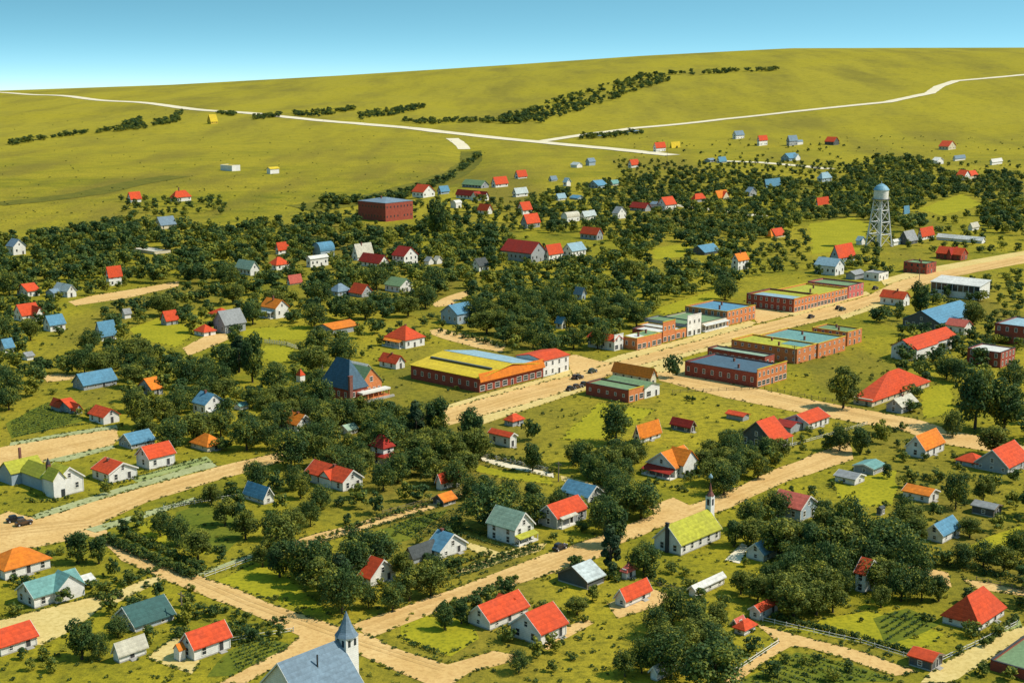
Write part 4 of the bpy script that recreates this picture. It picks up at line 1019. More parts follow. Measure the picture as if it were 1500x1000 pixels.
# ------------------------------------------------------------------ water tower
def tower():
    P = at(1287, 361); d = project(P.x, P.y, P.z)[2]; m = d / F / .98
    t = empty('water_tower', P, R(38))
    tag(t, 'white water tower with blue dome on four legs', 'water tower')
    hb = 68 * m; rt = 10.3 * m; hc = hb + 13 * m; hd = hc + 9 * m
    top, bot = 9.0 * m, 17.5 * m
    mb = MB(); mb.lathe([(rt * .55, hb - 2.2 * m), (rt * .92, hb - .6 * m), (rt, hb), (rt, hc)], 28); mb.build('tank', M['tank'], t, False)
    mb = MB(); mb.lathe([(rt * 1.1, hc + .02), (rt * 1.0, hc + 2 * m), (rt * .72, hc + 5.5 * m), (rt * .3, hd - .6 * m), (.1, hd)], 28); ro = mb.build('tank_roof', M['tankblue'], t)
    mb = MB(); mb.lathe([(.14, hd - .1), (.2, hd + 1.2 * m), (.03, hd + 4 * m)], 8); mb.build('finial', M['tank'], ro)
    mb = MB(); mb.lathe([(rt * 1.0, hb - .15), (rt * 1.2, hb - .15), (rt * 1.2, hb + .12), (rt * 1.0, hb + .12)], 28); w = mb.build('walkway', M['dark_trim'], t)
    mb = MB()
    for k in range(28):
        a, b = 2 * math.pi * k / 28, 2 * math.pi * (k + 1) / 28; q = rt * 1.18
        mb.bar((q * math.cos(a), q * math.sin(a), hb + .12), (q * math.cos(a), q * math.sin(a), hb + 1.15), .03, n=4)
        mb.bar((q * math.cos(a), q * math.sin(a), hb + 1.1), (q * math.cos(b), q * math.sin(b), hb + 1.1), .03, n=4)
    mb.build('railing', M['steel'], w)
    cor = [(1, 1), (-1, 1), (-1, -1), (1, -1)]
    def pt(i, f):
        q = (bot + (top - bot) * f) / 1.35; return (cor[i % 4][0] * q, cor[i % 4][1] * q, hb * f * .985)
    for i in range(4):
        mb = MB(); mb.bar(pt(i, 0), pt(i, 1), .52, .42, n=6); mb.build('leg', M['steel'], t)
        mb = MB(); p = pt(i, 0); mb.box(p[0] - .8, p[0] + .8, p[1] - .8, p[1] + .8, -.3, .35); mb.build('footing', M['concrete'], t)
    for f in (.27, .53, .78):
        mb = MB()
        for i in range(4): mb.bar(pt(i, f), pt(i + 1, f), .30, n=5)
        mb.build('strut_ring', M['steel'], t)
    fs = (0.01, .27, .53, .78, .99)
    for a, b in zip(fs, fs[1:]):
        mb = MB()
        for i in range(4): mb.bar(pt(i, a), pt(i + 1, b), .15, n=4); mb.bar(pt(i + 1, a), pt(i, b), .15, n=4)
        mb.build('cross_brace', M['steel'], t)
    mb = MB(); mb.bar((0, 0, 0), (0, 0, hb - 2 * m), .75, n=14); mb.build('riser_pipe', M['tank'], t)
    mb = MB(); a, b = Vector(pt(2, 0)), Vector(pt(2, 1)); sd = Vector((.35, -.35, 0))
    mb.bar(a + sd, b + sd, .05, n=4); mb.bar(a - sd * .2, b - sd * .2, .05, n=4)
    for k in range(60): mb.bar(a + (b - a) * (k / 60) + sd, a + (b - a) * (k / 60) - sd * .2, .03, n=4)
    mb.build('ladder', M['steel'], t)
    BLD.append(dict(label='water tower', x0=1266, x1=1306, y0=268, y1=350, C=P, LA=16, LB=16, rz=0, cx=1287, cy=320, by=361))
tower()
# ------------------------------------------------------------------ cars of the 1930s
def make_car(mat):
    root = empty('car', (0, 0, 0))
    mb = MB()
    pr = [(-2.15, .42), (-2.1, .95), (-1.5, 1.12), (.55, 1.12), (.7, 1.1), (1.95, 1.0), (2.1, .9), (2.15, .45)]
    mb.prism(pr, -.62, .62, 'y'); mb.build('body', mat, root)
    mb = MB(); mb.prism([(-1.55, 1.115), (-1.45, 1.62), (-1.1, 1.78), (.1, 1.78), (.35, 1.66), (.6, 1.115)], -.6, .6, 'y'); cb = mb.build('cabin', mat, root)
    for s in (-1, 1):
        mb = MB(); mb.box(-1.2, -.5, min(s * .6, s * .625), max(s * .6, s * .625), 1.2, 1.6); mb.box(-.4, .25, min(s * .6, s * .625), max(s * .6, s * .625), 1.2, 1.6); mb.build('side_window', M['glass'], cb)
        mb = MB(); mb.prism([(-1.95, .3), (-1.85, .72), (-1.4, .88), (-.9, .7), (-.7, .36), (.7, .36), (.95, .75), (1.4, .92), (1.85, .75), (2.0, .35), (1.9, .34), (1.4, .8), (1.0, .6), (.75, .28), (-.75, .28), (-1.0, .6), (-1.4, .76), (-1.85, .3)], min(s * .62, s * .86), max(s * .62, s * .86), 'y')
        mb.build('fender', M['car_black'], root)
        mb = MB(); mb.lathe([(.03, 0), (.14, .06), (.14, .2)], 10); h_ = mb.build('headlight', M['chrome'], root); h_.location = (2.0, s * .45, .95); h_.rotation_euler = (0, math.pi / 2, 0)
    mb = MB(); mb.prism([(.36, 1.22), (.585, 1.22), (.46, 1.6), (.38, 1.62)], -.5, .5, 'y'); mb.build('windscreen', M['glass'], cb)
    mb = MB(); mb.box(2.151, 2.2, -.35, .35, .5, 1.0); mb.build('grille', M['chrome'], root)
    for x in (-1.4, 1.4):
        for s in (-1, 1):
            mb = MB(); v0 = MB()
            mb.bar((x, s * .6, .36), (x, s * .8, .36), .36, n=16); w = mb.build('wheel', M['tyre'], root)
            v0.bar((x, s * .79, .36), (x, s * .82, .36), .2, n=12); v0.build('hubcap', M['chrome'], w)
    return root
def copy_tree(o, parent=None):
    c = o.copy(); COL.objects.link(c)
    if parent: c.parent = parent
    for ch in list(o.children): copy_tree(ch, c)
    return c
protos = [make_car(M['car_black']), make_car(M['car_green']), make_car(M['car_brown'])]
used = [0, 0, 0]
CARS = [(1188, 466, 48, 0, 'black car in the street below corner brick store'), (1228, 453, 52, 0, 'black car in the street below long brick row'), (1234, 455, 48, 1, 'green car close behind black car in street'),
        (848, 555, 50, 0, 'black car crossing below the store crossing'), (836, 572, 48, 0, 'black car parked at grass edge of main street'), (845, 569, 48, 2, 'brown car parked at grass edge of main street'),
        (856, 565.5, 48, 0, 'black car nearest the low brick store'), (868, 546, 48, 1, 'green car in main street before white-fronted shop'), (22, 764, 30, 0, 'black car at left edge street corner'), (35, 769, 40, 2, 'brown car at left edge street corner'),
        (820, 805, 48, 0, 'black touring car parked below green-roofed house'), (843, 555, 60, 2, 'brown car turning near the store crossing'), (686, 610, 48, 1, 'green car on lower end of main street'),
        (1282, 424, 48, 0, 'black car beside grey white end store'), (1300, 441, 48, 2, 'brown car at side of white red-roofed house')]
for x, y, rz, k, lab in CARS:
    o = protos[k] if not used[k] else copy_tree(protos[k])
    used[k] = 1
    o.location = at(x, y) + Vector((0, 0, .06)); o.rotation_euler = (0, 0, R(rz))
    tag(o, lab, 'car', 'cars on the streets')
# ------------------------------------------------------------------ poles and fences
def pole(x, y, hpx, label, cross=True):
    P = at(x, y); m = project(P.x, P.y, P.z)[2] / F; h = hpx * m
    t = empty('utility_pole', P, R(48 + 90)); tag(t, label, 'pole', 'wooden poles')
    mb = MB(); mb.bar((0, 0, 0), (0, 0, h), .2, .13, n=8); mb.build('shaft', M['timber'], t)
    if cross:
        mb = MB(); mb.box(-1.1, 1.1, -.06, .06, h - .75, h - .6); a = mb.build('crossarm', M['timber'], t)
        for u in (-1, -.5, .5, 1):
            mb = MB(); mb.lathe([(.05, h - .6), (.06, h - .5), (.02, h - .42)], 6, u, 0); mb.build('insulator', M['glass'], a)
pole(977, 243, 34, 'tall bare tan pole on the far slope', False)
pole(473, 576, 42, 'dark pole at left corner of brick church', False)
pole(1163, 533, 28, 'pole standing before the lime-roofed brick block')
pole(818, 705, 30, 'pole by path above pale blue-roofed house')
pole(1346, 420, 30, 'pole left of the white lumber shed')
pole(267, 910, 46, 'pole behind the dark teal roof')
pole(700, 760, 40, 'pole at the alley behind two-storey green house')
def fence(pix, label, h=1.1, mat='trim', gap=2.6, rails=2):
    P = [at(*p) for p in pix]
    t = empty('fence', P[0]); tag(t, label, 'fence', 'yard fences')
    o = P[0]; n = 0
    for a, b in zip(P, P[1:]):
        L = (b - a).length; k = max(1, int(L / gap)); rb = MB()
        for i in range(k + 1):
            if n < 95:
                p = a + (b - a) * (i / k) - o; mb = MB(); mb.box(p.x - .07, p.x + .07, p.y - .07, p.y + .07, -.1, h + random.uniform(-.06, .1)); mb.build('post', M[mat], t); n += 1
        u = (b - a).normalized(); s = Vector((-u.y, u.x, 0)) * .09
        for j in range(rails):
            z = h * (j + .8) / rails - .15
            rb.bar(a - o + s + Vector((0, 0, z)), b - o + s + Vector((0, 0, z)), .06, n=4)
        rb.build('rail', M[mat], t)
fence([(1122, 664), (1180, 648), (1270, 622)], 'pale fence above the south street trees')
fence([(1100, 905), (1170, 922), (1260, 942), (1345, 968)], 'long pale fence along bottom right lane')
fence([(1140, 942), (1075, 985)], 'short fence running down from lane corner')
fence([(1380, 968), (1440, 940), (1490, 915)], 'fence below large orange-red roof')
fence([(300, 846), (360, 824), (400, 810)], 'pale fence at lower end of alley')
fence([(560, 753), (640, 731), (685, 715)], 'wire fence on upper side of alley', mat='timber')
fence([(240, 746), (300, 735), (350, 728)], 'short pale fence beside garden hedge')
fence([(335, 940), (430, 925)], 'fence beside red-roofed house garden')
fence([(950, 855), (1000, 868)], 'short fence behind cottage with dirt yard', mat='timber')
fence([(985, 575), (1120, 570), (1240, 592)], 'low fence along upper edge of south street', mat='timber')
fence([(388, 502), (420, 506), (437, 512)], 'white board fence on left lawn', 1.6, 'trim', 1.2, 4)
fence([(705, 668), (735, 675), (810, 692)], 'white rail fence above back path', 1.3, 'trim', 1.6, 3)
fence([(1430, 850), (1500, 866)], 'fence beside the short east lane', mat='timber')
fence([(500, 455), (560, 444)], 'pale plank fence in the centre left trees', 1.5, 'trim', 1.4, 3)
# ------------------------------------------------------------------ trees
def leaves(seed, H, RAD, z0, nclump, nleaf, size, shape='round'):
    """arrays of leaf quads and their tones for one crown"""
    rg = np.random.default_rng(seed)
    cl = []
    hh = (H - z0) / 2
    tries = 0
    while len(cl) < nclump and tries < 4000:
        tries += 1
        p = rg.uniform(-1, 1, 3)
        q = np.linalg.norm(p)
        if q > 1 or q < .25: continue
        f = 1.0
        if shape == 'cone': f = max(.12, .95 - .8 * (p[2] + 1) / 2) / .75
        if shape == 'tall': f = .8
        c = np.array([p[0] * RAD * .78 * f, p[1] * RAD * .78 * f, z0 + hh + p[2] * hh * .82])
        r = RAD * rg.uniform(.24, .46) * (.7 if shape == 'cone' else 1)
        if all(np.linalg.norm(c - e[0]) > .5 * min(r, e[1]) for e in cl): cl.append((c, r, rg.uniform(0, 1)))
    C, T = [], []
    per = max(6, nleaf // len(cl))
    for c, r, t in cl:
        d = rg.normal(size=(per, 3)); d /= np.linalg.norm(d, axis=1)[:, None]
        rr = r * rg.uniform(.45, 1.08, per) ** .6
        pos = c + d * rr[:, None] * np.array([1, 1, .85])
        n = d + rg.normal(size=(per, 3)) * .55 + np.array([0, 0, .35]); n /= np.linalg.norm(n, axis=1)[:, None]
        a = np.cross(n, rg.normal(size=(per, 3))); a /= np.linalg.norm(a, axis=1)[:, None]
        b = np.cross(n, a)
        s = size * rg.uniform(.55, 1.25, per)[:, None]
        k = rg.uniform(.55, 1.0, per)[:, None]
        quad = np.stack([pos - a * s, pos - b * s * k, pos + a * s, pos + b * s * k], 1)
        C.append(quad); T.append(np.clip(t * .55 + rg.uniform(0, .45, per), 0, 1))
    return np.concatenate(C), np.concatenate(T)
def quads_mesh(name, Q, T, mat):
    n = len(Q)
    me = bpy.data.meshes.new(name)
    me.vertices.add(n * 4); me.loops.add(n * 4); me.polygons.add(n)
    me.vertices.foreach_set('co', Q.astype(np.float32).ravel())
    me.loops.foreach_set('vertex_index', np.arange(n * 4, dtype=np.int32))
    me.polygons.foreach_set('loop_start', np.arange(0, n * 4, 4, dtype=np.int32))
    at_ = me.attributes.new('tone', 'FLOAT', 'FACE'); at_.data.foreach_set('value', T.astype(np.float32))
    me.materials.append(mat); me.update(); me.validate()
    return me
def trunk_mesh(seed, H, z0, rb):
    rr = random.Random(seed); mb = MB()
    top = z0 + (H - z0) * .55
    mb.bar((0, 0, -.3), (.1, .05, z0), rb, rb * .72, 7); mb.bar((.1, .05, z0 - .05), (.2, -.1, top), rb * .72, rb * .25, 6)
    for k in range(4):
        a = rr.uniform(0, 6.3); z = z0 + (top - z0) * rr.uniform(0, .5); L = (H - z0) * .38
        mb.bar((.12, 0, z), (math.cos(a) * L, math.sin(a) * L, z + L * .8), rb * .42, rb * .12, 5)
    return mb.mesh('trunk', M['bark'])
KINDS = []      # (crown mesh, trunk mesh, H, R)
for i, (H, RD, z0, ncl, shp) in enumerate([(9, 4.1, .7, 34, 'round'), (9, 4.5, .8, 38, 'round'), (9, 3.7, .6, 30, 'round'), (9, 3.3, .7, 32, 'tall'), (9, 4.8, .9, 40, 'round'), (9, 4.0, .6, 28, 'round'), (9, 2.6, .4, 28, 'cone')]):
    Q, T = leaves(11 + i, H, RD, z0, ncl, 4600, .23, shp)
    KINDS.append((quads_mesh('crown', Q, T, M['leaf_blue'] if shp == 'cone' else M['leaf_olive'] if i in (2, 5) else M['leaf']), trunk_mesh(i, H, 1.9, .30), H, RD))
FARK = []
for i in range(5):
    FARK.append(leaves(51 + i, 9, (4.1, 4.6, 3.6, 4.3, 4.0)[i], .3, 15, 620, .52))
SHK = []
for i in range(4):
    Q, T = leaves(81 + i, 2.0, 1.25, .05, 9, 460, .17); SHK.append(quads_mesh('shrub', Q, T, M['leaf']))
SHF = [leaves(91 + i, 2.0, 1.35, .05, 6, 90, .34) for i in range(3)]
# ---- where they stand: picture coordinates of the trunk base are turned into ground points
def inpoly(x, y, P):
    c = False; n = len(P); j = n - 1
    for i in range(n):
        (xi, yi), (xj, yj) = P[i], P[j]
        if (yi > y) != (yj > y) and x < (xj - xi) * (y - yi) / (yj - yi) + xi: c = not c
        j = i
    return c
CB = [(min(p[0] for p in P), max(p[0] for p in P), min(p[1] for p in P), max(p[1] for p in P), P) for P in CLEAR]
def in_clear(x, y):
    return any(a <= x <= b and c <= y <= d and inpoly(x, y, P) for a, b, c, d, P in CB)
def foot_ok(P, r):
    for b in BLD:
        dx, dy = P.x - b['C'].x, P.y - b['C'].y
        if abs(dx) + abs(dy) > 90: continue
        c, s = math.cos(-b['rz']), math.sin(-b['rz'])
        u, v = dx * c - dy * s, dx * s + dy * c
        if abs(u) < b['LA'] / 2 + r and abs(v) < b['LB'] / 2 + r: return False
    return True
def hides(x, yb, w, h, lim=.16):
    """does a crown with this picture box hide a building that the photograph shows?"""
    x0, x1, y0, y1 = x - w * .46, x + w * .46, yb - h, yb - h * .05
    for b in BLD:
        if yb < b['by'] - 2: continue
        iw = min(x1, b['x1']) - max(x0, b['x0']); ih = min(y1, b['y1'] - (b['y1'] - b['y0']) * .12) - max(y0, b['y0'])
        if iw > 0 and ih > 0 and iw * ih > lim * (b['x1'] - b['x0']) * (b['y1'] - b['y0']): return True
    return False
rt = random.Random(5)
TREES = []      # x, yb, w, h (picture), P, explicit
def occupied(x, yb, w, h, fx=.62, fy=.34):
    for t in TREES:
        if abs(t[0] - x) < (t[2] + w) * .5 * fx and abs(t[1] - yb) < (t[3] + h) * .5 * fy: return True
    return False
def add_tree(x, yb, w, h, strict=True, lim=.16, **k):
    if strict:
        for u, v in ((0, -.1), (0, -.5), (-.35, -.5), (.35, -.5), (0, -.9), (-.25, -.75), (.25, -.75), (0, 0)):
            if in_clear(x + u * w, yb + v * h): return False
        if hides(x, yb, w, h, lim): return False
        if occupied(x, yb, w, h, **k): return False
    P = at(x, yb)
    if P is None: return False
    if not foot_ok(P, 1.2 if strict else .3): return False
    TREES.append((x, yb, w, h, P)); return True
# single trees one can pick out
for t in [(778, 645, 42, 64), (902, 650, 54, 62), (1235, 598, 66, 78), (1347, 463, 44, 68), (1318, 470, 30, 36), (690, 655, 48, 62), (640, 645, 46, 70), (610, 650, 44, 70), (1290, 472, 34, 30),
          (1428, 628, 74, 92), (1470, 632, 60, 84), (1395, 640, 34, 40), (1386, 555, 62, 54), (1350, 552, 30, 30), (1425, 480, 40, 42), (1405, 560, 34, 34), (1455, 668, 50, 50), (1412, 655, 30, 44),
          (985, 553, 26, 42), (640, 352, 32, 64), (655, 350, 24, 50), (1330, 640, 20, 40), (1060, 725, 48, 46), (1090, 725, 36, 40), (1110, 735, 30, 44), (1240, 800, 60, 74), (1190, 830, 66, 90), (1150, 850, 50, 70), (1170, 800, 60, 60), (1215, 860, 60, 70), (1240, 870, 48, 60), (1140, 800, 46, 60),
          (1090, 760, 44, 50), (1125, 770, 44, 50), (1075, 800, 34, 44), (1310, 790, 48, 54), (1340, 800, 40, 50), (1285, 780, 50, 54), (1320, 880, 50, 56), (1350, 880, 44, 50), (1300, 850, 42, 50), (1375, 880, 34, 44), (1290, 890, 40, 46),
          (155, 725, 34, 40), (370, 560, 40, 80), (350, 545, 36, 60), (335, 560, 40, 60), (900, 800, 46, 70), (925, 810, 40, 60), (895, 840, 50, 80), (940, 800, 34, 46), (905, 735, 44, 40), (935, 745, 44, 40),
          (540, 890, 50, 60), (520, 880, 40, 56), (600, 880, 50, 50), (575, 895, 44, 44), (500, 870, 46, 70), (470, 860, 50, 76), (440, 850, 48, 66), (410, 845, 44, 60), (385, 830, 36, 40), (520, 830, 40, 60), (610, 830, 44, 56), (635, 850, 40, 40), (590, 850, 40, 46),
          (652, 922, 32, 42), (676, 913, 32, 42), (700, 903, 26, 32), (716, 890, 28, 34), (742, 880, 28, 32), (770, 872, 36, 40), (780, 690, 34, 46), (815, 755, 34, 40), (780, 745, 34, 44), (742, 745, 40, 46), (715, 740, 34, 40), (690, 730, 34, 36), (870, 715, 44, 50), (890, 700, 44, 50), (855, 690, 40, 44), (920, 690, 44, 44), (840, 680, 34, 34), (900, 670, 34, 30),
          (432, 940, 26, 34), (412, 935, 18, 22), (545, 972, 30, 42), (120, 965, 50, 66), (95, 925, 34, 34), (145, 965, 36, 40), (160, 900, 30, 34), (75, 812, 34, 46), (115, 825, 42, 54), (35, 800, 30, 40), (50, 805, 26, 34), (145, 825, 34, 46), (10, 800, 34, 40), (165, 845, 24, 30), (220, 850, 20, 30), (250, 862, 34, 44), (280, 880, 44, 50), (310, 890, 44, 50), (340, 900, 40, 44), (370, 905, 30, 30), (230, 880, 24, 34),
          (785, 965, 46, 54), (760, 985, 34, 36), (810, 955, 30, 30), (870, 880, 40, 40), (845, 900, 38, 30), (955, 910, 46, 56), (985, 920, 50, 64), (1020, 915, 56, 70), (1050, 925, 48, 60), (970, 960, 44, 54), (1010, 975, 56, 70), (1045, 965, 40, 60), (1060, 890, 36, 40), (940, 985, 46, 54), (915, 990, 40, 40), (1085, 870, 34, 40), (1110, 880, 40, 44),
          (565, 975, 24, 26), (590, 985, 20, 22), (1400, 745, 44, 56), (1370, 760, 40, 46), (1440, 735, 34, 40), (1470, 775, 40, 60), (1340, 735, 26, 30), (1300, 700, 24, 28), (1230, 660, 34, 40), (1260, 665, 34, 44), (1290, 650, 30, 36), (1275, 640, 30, 34), (1210, 660, 24, 24),
          (220, 760, 30, 34), (235, 785, 36, 40), (260, 800, 40, 46), (205, 775, 30, 30), (290, 820, 46, 50), (320, 800, 44, 50), (180, 785, 26, 26), (350, 745, 40, 46), (375, 720, 40, 46), (410, 750, 44, 50), (440, 730, 40, 46), (330, 770, 40, 44), (360, 790, 44, 46), (400, 790, 40, 44), (430, 780, 40, 40), (455, 770, 34, 40), (310, 740, 34, 34), (430, 718, 34, 38), (405, 722, 30, 34), (525, 745, 36, 30), (470, 745, 36, 36),
          (1440, 830, 44, 40), (1470, 840, 44, 44), (1410, 830, 40, 36), (1380, 830, 34, 30), (1490, 820, 40, 44), (1450, 720, 30, 34), (1130, 685, 40, 40), (1060, 690, 44, 40), (1090, 690, 40, 34), (1030, 690, 40, 36), (1000, 670, 20, 20), (1110, 700, 40, 36), (1040, 665, 28, 22)]:
    pts8 = [(t[0] + u * t[2], t[1] + v * t[3]) for u, v in ((0, -.1), (0, -.5), (-.35, -.5), (.35, -.5), (0, -.9), (-.25, -.75), (.25, -.75), (-.3, -.25), (.3, -.25))]
    if sum(any(inpoly(q[0], q[1], Z_) for Z_ in ROADP + CLEAR[NROAD:NROAD + 3]) for q in pts8) > 3 and t[:2] not in ((985, 553), (778, 645)): continue
    for f in (1, .8, .62):
        if not hides(t[0], t[1], t[2] * f, t[3] * f, .09): add_tree(t[0], t[1], t[2] * f, t[3] * f, strict=False); break
# the masses: picture polygons filled with trees
def size_at(yb):
    ang = PITCH + math.atan((yb - 500) / F); d = CH / max(.02, math.sin(ang)); return F / d
def fill(poly, n, hm=(7, 12), **k):
    x0, x1 = min(p[0] for p in poly), max(p[0] for p in poly); y0, y1 = min(p[1] for p in poly), max(p[1] for p in poly)
    c = 0
    for _ in range(n):
        x, yc = rt.uniform(x0, x1), rt.uniform(y0, y1)
        if not inpoly(x, yc, poly): continue
        h = rt.uniform(*hm); yb = yc + .5 * h * size_at(yc)
        s = size_at(yb) * .97
        c += add_tree(x, yb, h * s * rt.uniform(.9, 1.25), h * s, **k)
    return c
dense = dict(fx=.46, fy=.235); med = dict(fx=.66, fy=.44); loose = dict(fx=1.1, fy=.9)
fill([(-10, 345), (60, 340), (130, 330), (180, 318), (330, 335), (420, 318), (520, 318), (530, 335), (610, 335), (640, 300), (665, 320), (720, 335), (735, 390), (640, 440), (560, 460), (480, 450), (430, 400), (330, 410), (260, 405), (170, 400), (60, 410), (-10, 420)], 3200, **dense)
fill([(600, 330), (740, 330), (760, 385), (880, 370), (940, 335), (1000, 330), (1060, 345), (1090, 380), (1060, 430), (960, 445), (890, 490), (790, 510), (720, 495), (640, 480), (640, 440), (690, 420), (640, 430), (600, 400)], 2600, fx=.52, fy=.29)
fill([(770, 285), (900, 262), (1000, 250), (1100, 250), (1200, 268), (1260, 228), (1345, 228), (1400, 250), (1495, 250), (1495, 330), (1440, 300), (1340, 320), (1250, 320), (1180, 320), (1100, 350), (1000, 340), (880, 345), (780, 330)], 3800, (6, 9.5), **dense)
fill([(-10, 420), (60, 410), (170, 400), (330, 410), (430, 405), (480, 450), (560, 470), (470, 540), (400, 560), (330, 560), (200, 560), (100, 540), (-10, 600)], 2600, **med)
fill([(60, 530), (180, 500), (330, 500), (430, 530), (470, 560), (470, 600), (380, 650), (310, 650), (220, 640), (180, 600), (190, 560), (60, 545)], 1600, **med)
fill([(130, 520), (300, 510), (330, 540), (330, 570), (250, 580), (170, 545)], 500, **dense)
fill([(380, 590), (470, 600), (560, 595), (640, 610), (660, 660), (560, 700), (440, 660), (380, 650)], 900, **dense)
fill([(-10, 490), (60, 520), (60, 560), (-10, 590)], 200, **med)
fill([(820, 660), (960, 640), (960, 690), (900, 720), (830, 700)], 300, **dense)
fill([(880, 720), (960, 720), (960, 820), (880, 850)], 300, **dense)
fill([(990, 640), (1080, 630), (1150, 660), (1130, 700), (1000, 700)], 250, **dense)
fill([(1060, 735), (1130, 730), (1260, 740), (1290, 830), (1270, 890), (1140, 890), (1110, 830), (1060, 810)], 700, **dense)
fill([(1255, 745), (1350, 745), (1370, 800), (1300, 850), (1270, 820)], 300, **dense)
fill([(390, 790), (500, 770), (560, 800), (640, 780), (650, 830), (600, 890), (540, 900), (490, 870), (400, 830)], 500, **dense)
fill([(640, 620), (720, 625), (730, 680), (670, 710), (620, 690)], 250, **dense)
fill([(690, 700), (810, 700), (800, 760), (690, 750)], 220, **med)
fill([(450, 660), (560, 690), (640, 690), (660, 720), (560, 730)], 160, **med)
fill([(940, 870), (1060, 860), (1090, 930), (1040, 985), (950, 975), (930, 920)], 260, **dense)
fill([(1245, 330), (1262, 232), (1345, 228), (1372, 250), (1350, 330)], 700, (8, 12), **dense)
fill([(1375, 262), (1495, 250), (1495, 335), (1440, 335), (1430, 305), (1380, 290)], 500, (8, 12), **dense)
fill([(1330, 590), (1495, 540), (1495, 640), (1400, 640)], 260, **med)
fill([(1080, 370), (1240, 365), (1320, 360), (1300, 400), (1240, 395), (1100, 395)], 200, (4, 7), **med)
fill([(1100, 330), (1270, 330), (1270, 370), (1100, 370)], 200, (4, 7), **loose)
fill([(1380, 480), (1450, 470), (1450, 530), (1340, 560), (1360, 530)], 200, (5, 8), **med)
fill([(1330, 690), (1490, 690), (1490, 790), (1340, 760)], 150, (4, 7), **loose)
fill([(560, 740), (880, 660), (860, 960), (560, 960)], 120, (2.5, 4.5), **loose)
fill([(640, 290), (780, 285), (780, 335), (650, 340)], 240, (5, 8), **med)
fill([(900, 235), (1260, 235), (1260, 262), (900, 262)], 300, (4, 7), **med)
fill([(1130, 640), (1500, 620), (1500, 960), (1130, 960)], 160, (3, 6), **loose)
fill([(140, 740), (450, 690), (450, 800), (300, 840)], 220, (4, 7), **med)
fill([(170, 290), (330, 288), (330, 310), (190, 315)], 120, (5, 7.5), **med)
fill([(440, 300), (620, 292), (620, 312), (440, 320)], 160, (4, 6), **med)
fill([(980, 210), (1260, 210), (1260, 236), (1000, 236)], 60, (3, 5), **loose)
fill([(1360, 385), (1500, 380), (1500, 470), (1440, 480), (1460, 430)], 120, (3, 6), **med)
fill([(1340, 235), (1500, 235), (1500, 260), (1340, 260)], 60, (4, 6), **loose)
fill([(-10, 400), (330, 395), (480, 450), (470, 600), (380, 650), (220, 650), (180, 610), (60, 560), (-10, 600)], 2600, (4, 8), lim=.18, fx=.6, fy=.36)
fill([(1280, 420), (1495, 400), (1495, 560), (1330, 600), (1280, 480)], 500, (4, 7.5), lim=.17, fx=.7, fy=.5)
fill([(1090, 345), (1270, 330), (1330, 330), (1330, 370), (1240, 395), (1090, 400)], 500, (4, 7), lim=.17, fx=.7, fy=.5)
fill([(1340, 300), (1495, 300), (1495, 375), (1400, 385), (1340, 350)], 200, (4, 7), lim=.14, fx=.9, fy=.7)
fill([(440, 680), (700, 690), (960, 660), (960, 760), (700, 780), (560, 740)], 400, (3.5, 6.5), lim=.14, fx=.7, fy=.5)
fill([(10, 790), (240, 840), (380, 900), (300, 960), (10, 980)], 200, (2.5, 5), lim=.14, fx=.8, fy=.7)
# low growth between them
fill([(-10, 350), (180, 320), (520, 320), (760, 290), (1000, 250), (1260, 235), (1495, 255), (1495, 330), (1300, 370), (1090, 390), (1060, 430), (880, 490), (760, 505), (640, 500), (560, 520), (470, 560), (470, 600), (330, 650), (190, 640), (60, 600), (-10, 600)], 4500, (2.5, 5), fx=.85, fy=.65)
fill([(180, 640), (470, 600), (960, 640), (1300, 620), (1495, 600), (1495, 985), (560, 985), (240, 900), (10, 830), (10, 780), (140, 780), (440, 690)], 1500, (2.2, 4), fx=.9, fy=.8)
fill([(-250, 390), (-10, 350), (-10, 610), (-250, 680)], 500, **med)
fill([(1500, 255), (1700, 270), (1700, 330), (1500, 350)], 300, **med)
fill([(1500, 560), (1700, 600), (1700, 680), (1500, 640)], 60, **med); fill([(1500, 720), (1700, 760), (1700, 960), (1500, 900)], 60, **med); fill([(-250, 780), (-10, 780), (-10, 960), (-250, 960)], 60, **med)
NT = len(TREES)
# ---- small bushes
SHRUBS = []
def add_shrub(x, yb, hm, strict=True):
    if strict and (in_clear(x, yb) and rt.random() < .85): return
    P = at(x, yb)
    if P is None or not foot_ok(P, .7): return
    s = size_at(yb)
    if strict and hides(x, yb, hm * s * 1.1, hm * s, .08): return
    SHRUBS.append((x, yb, hm, P))
def row(x0, y0, x1, y1, n, hm, j=1.5):
    for i in range(n):
        f = (i + .5) / n; add_shrub(x0 + (x1 - x0) * f + rt.uniform(-j, j), y0 + (y1 - y0) * f + rt.uniform(-j, j) * .5, hm * rt.uniform(.75, 1.25), False)
row(150, 790, 285, 846, 26, 2.2); row(185, 786, 300, 838, 18, 2.0); row(225, 770, 330, 812, 12, 1.8); row(90, 845, 190, 880, 14, 1.6); row(175, 860, 240, 830, 8, 1.6)
row(640, 900, 760, 850, 12, 2.2); row(660, 843, 790, 800, 14, 1.5); row(655, 832, 720, 812, 8, 1.3); row(600, 850, 680, 825, 12, 2.2); row(1440, 950, 1490, 905, 8, 1.6); row(1000, 700, 1120, 668, 14, 2.2)
row(560, 760, 700, 722, 12, 1.5); row(600, 775, 690, 790, 8, 1.2); row(440, 800, 560, 760, 12, 1.6); row(1130, 905, 1350, 960, 20, 1.5); row(1440, 818, 1500, 835, 8, 2.2); row(340, 930, 420, 908, 8, 1.4); row(300, 960, 400, 930, 10, 1.2)
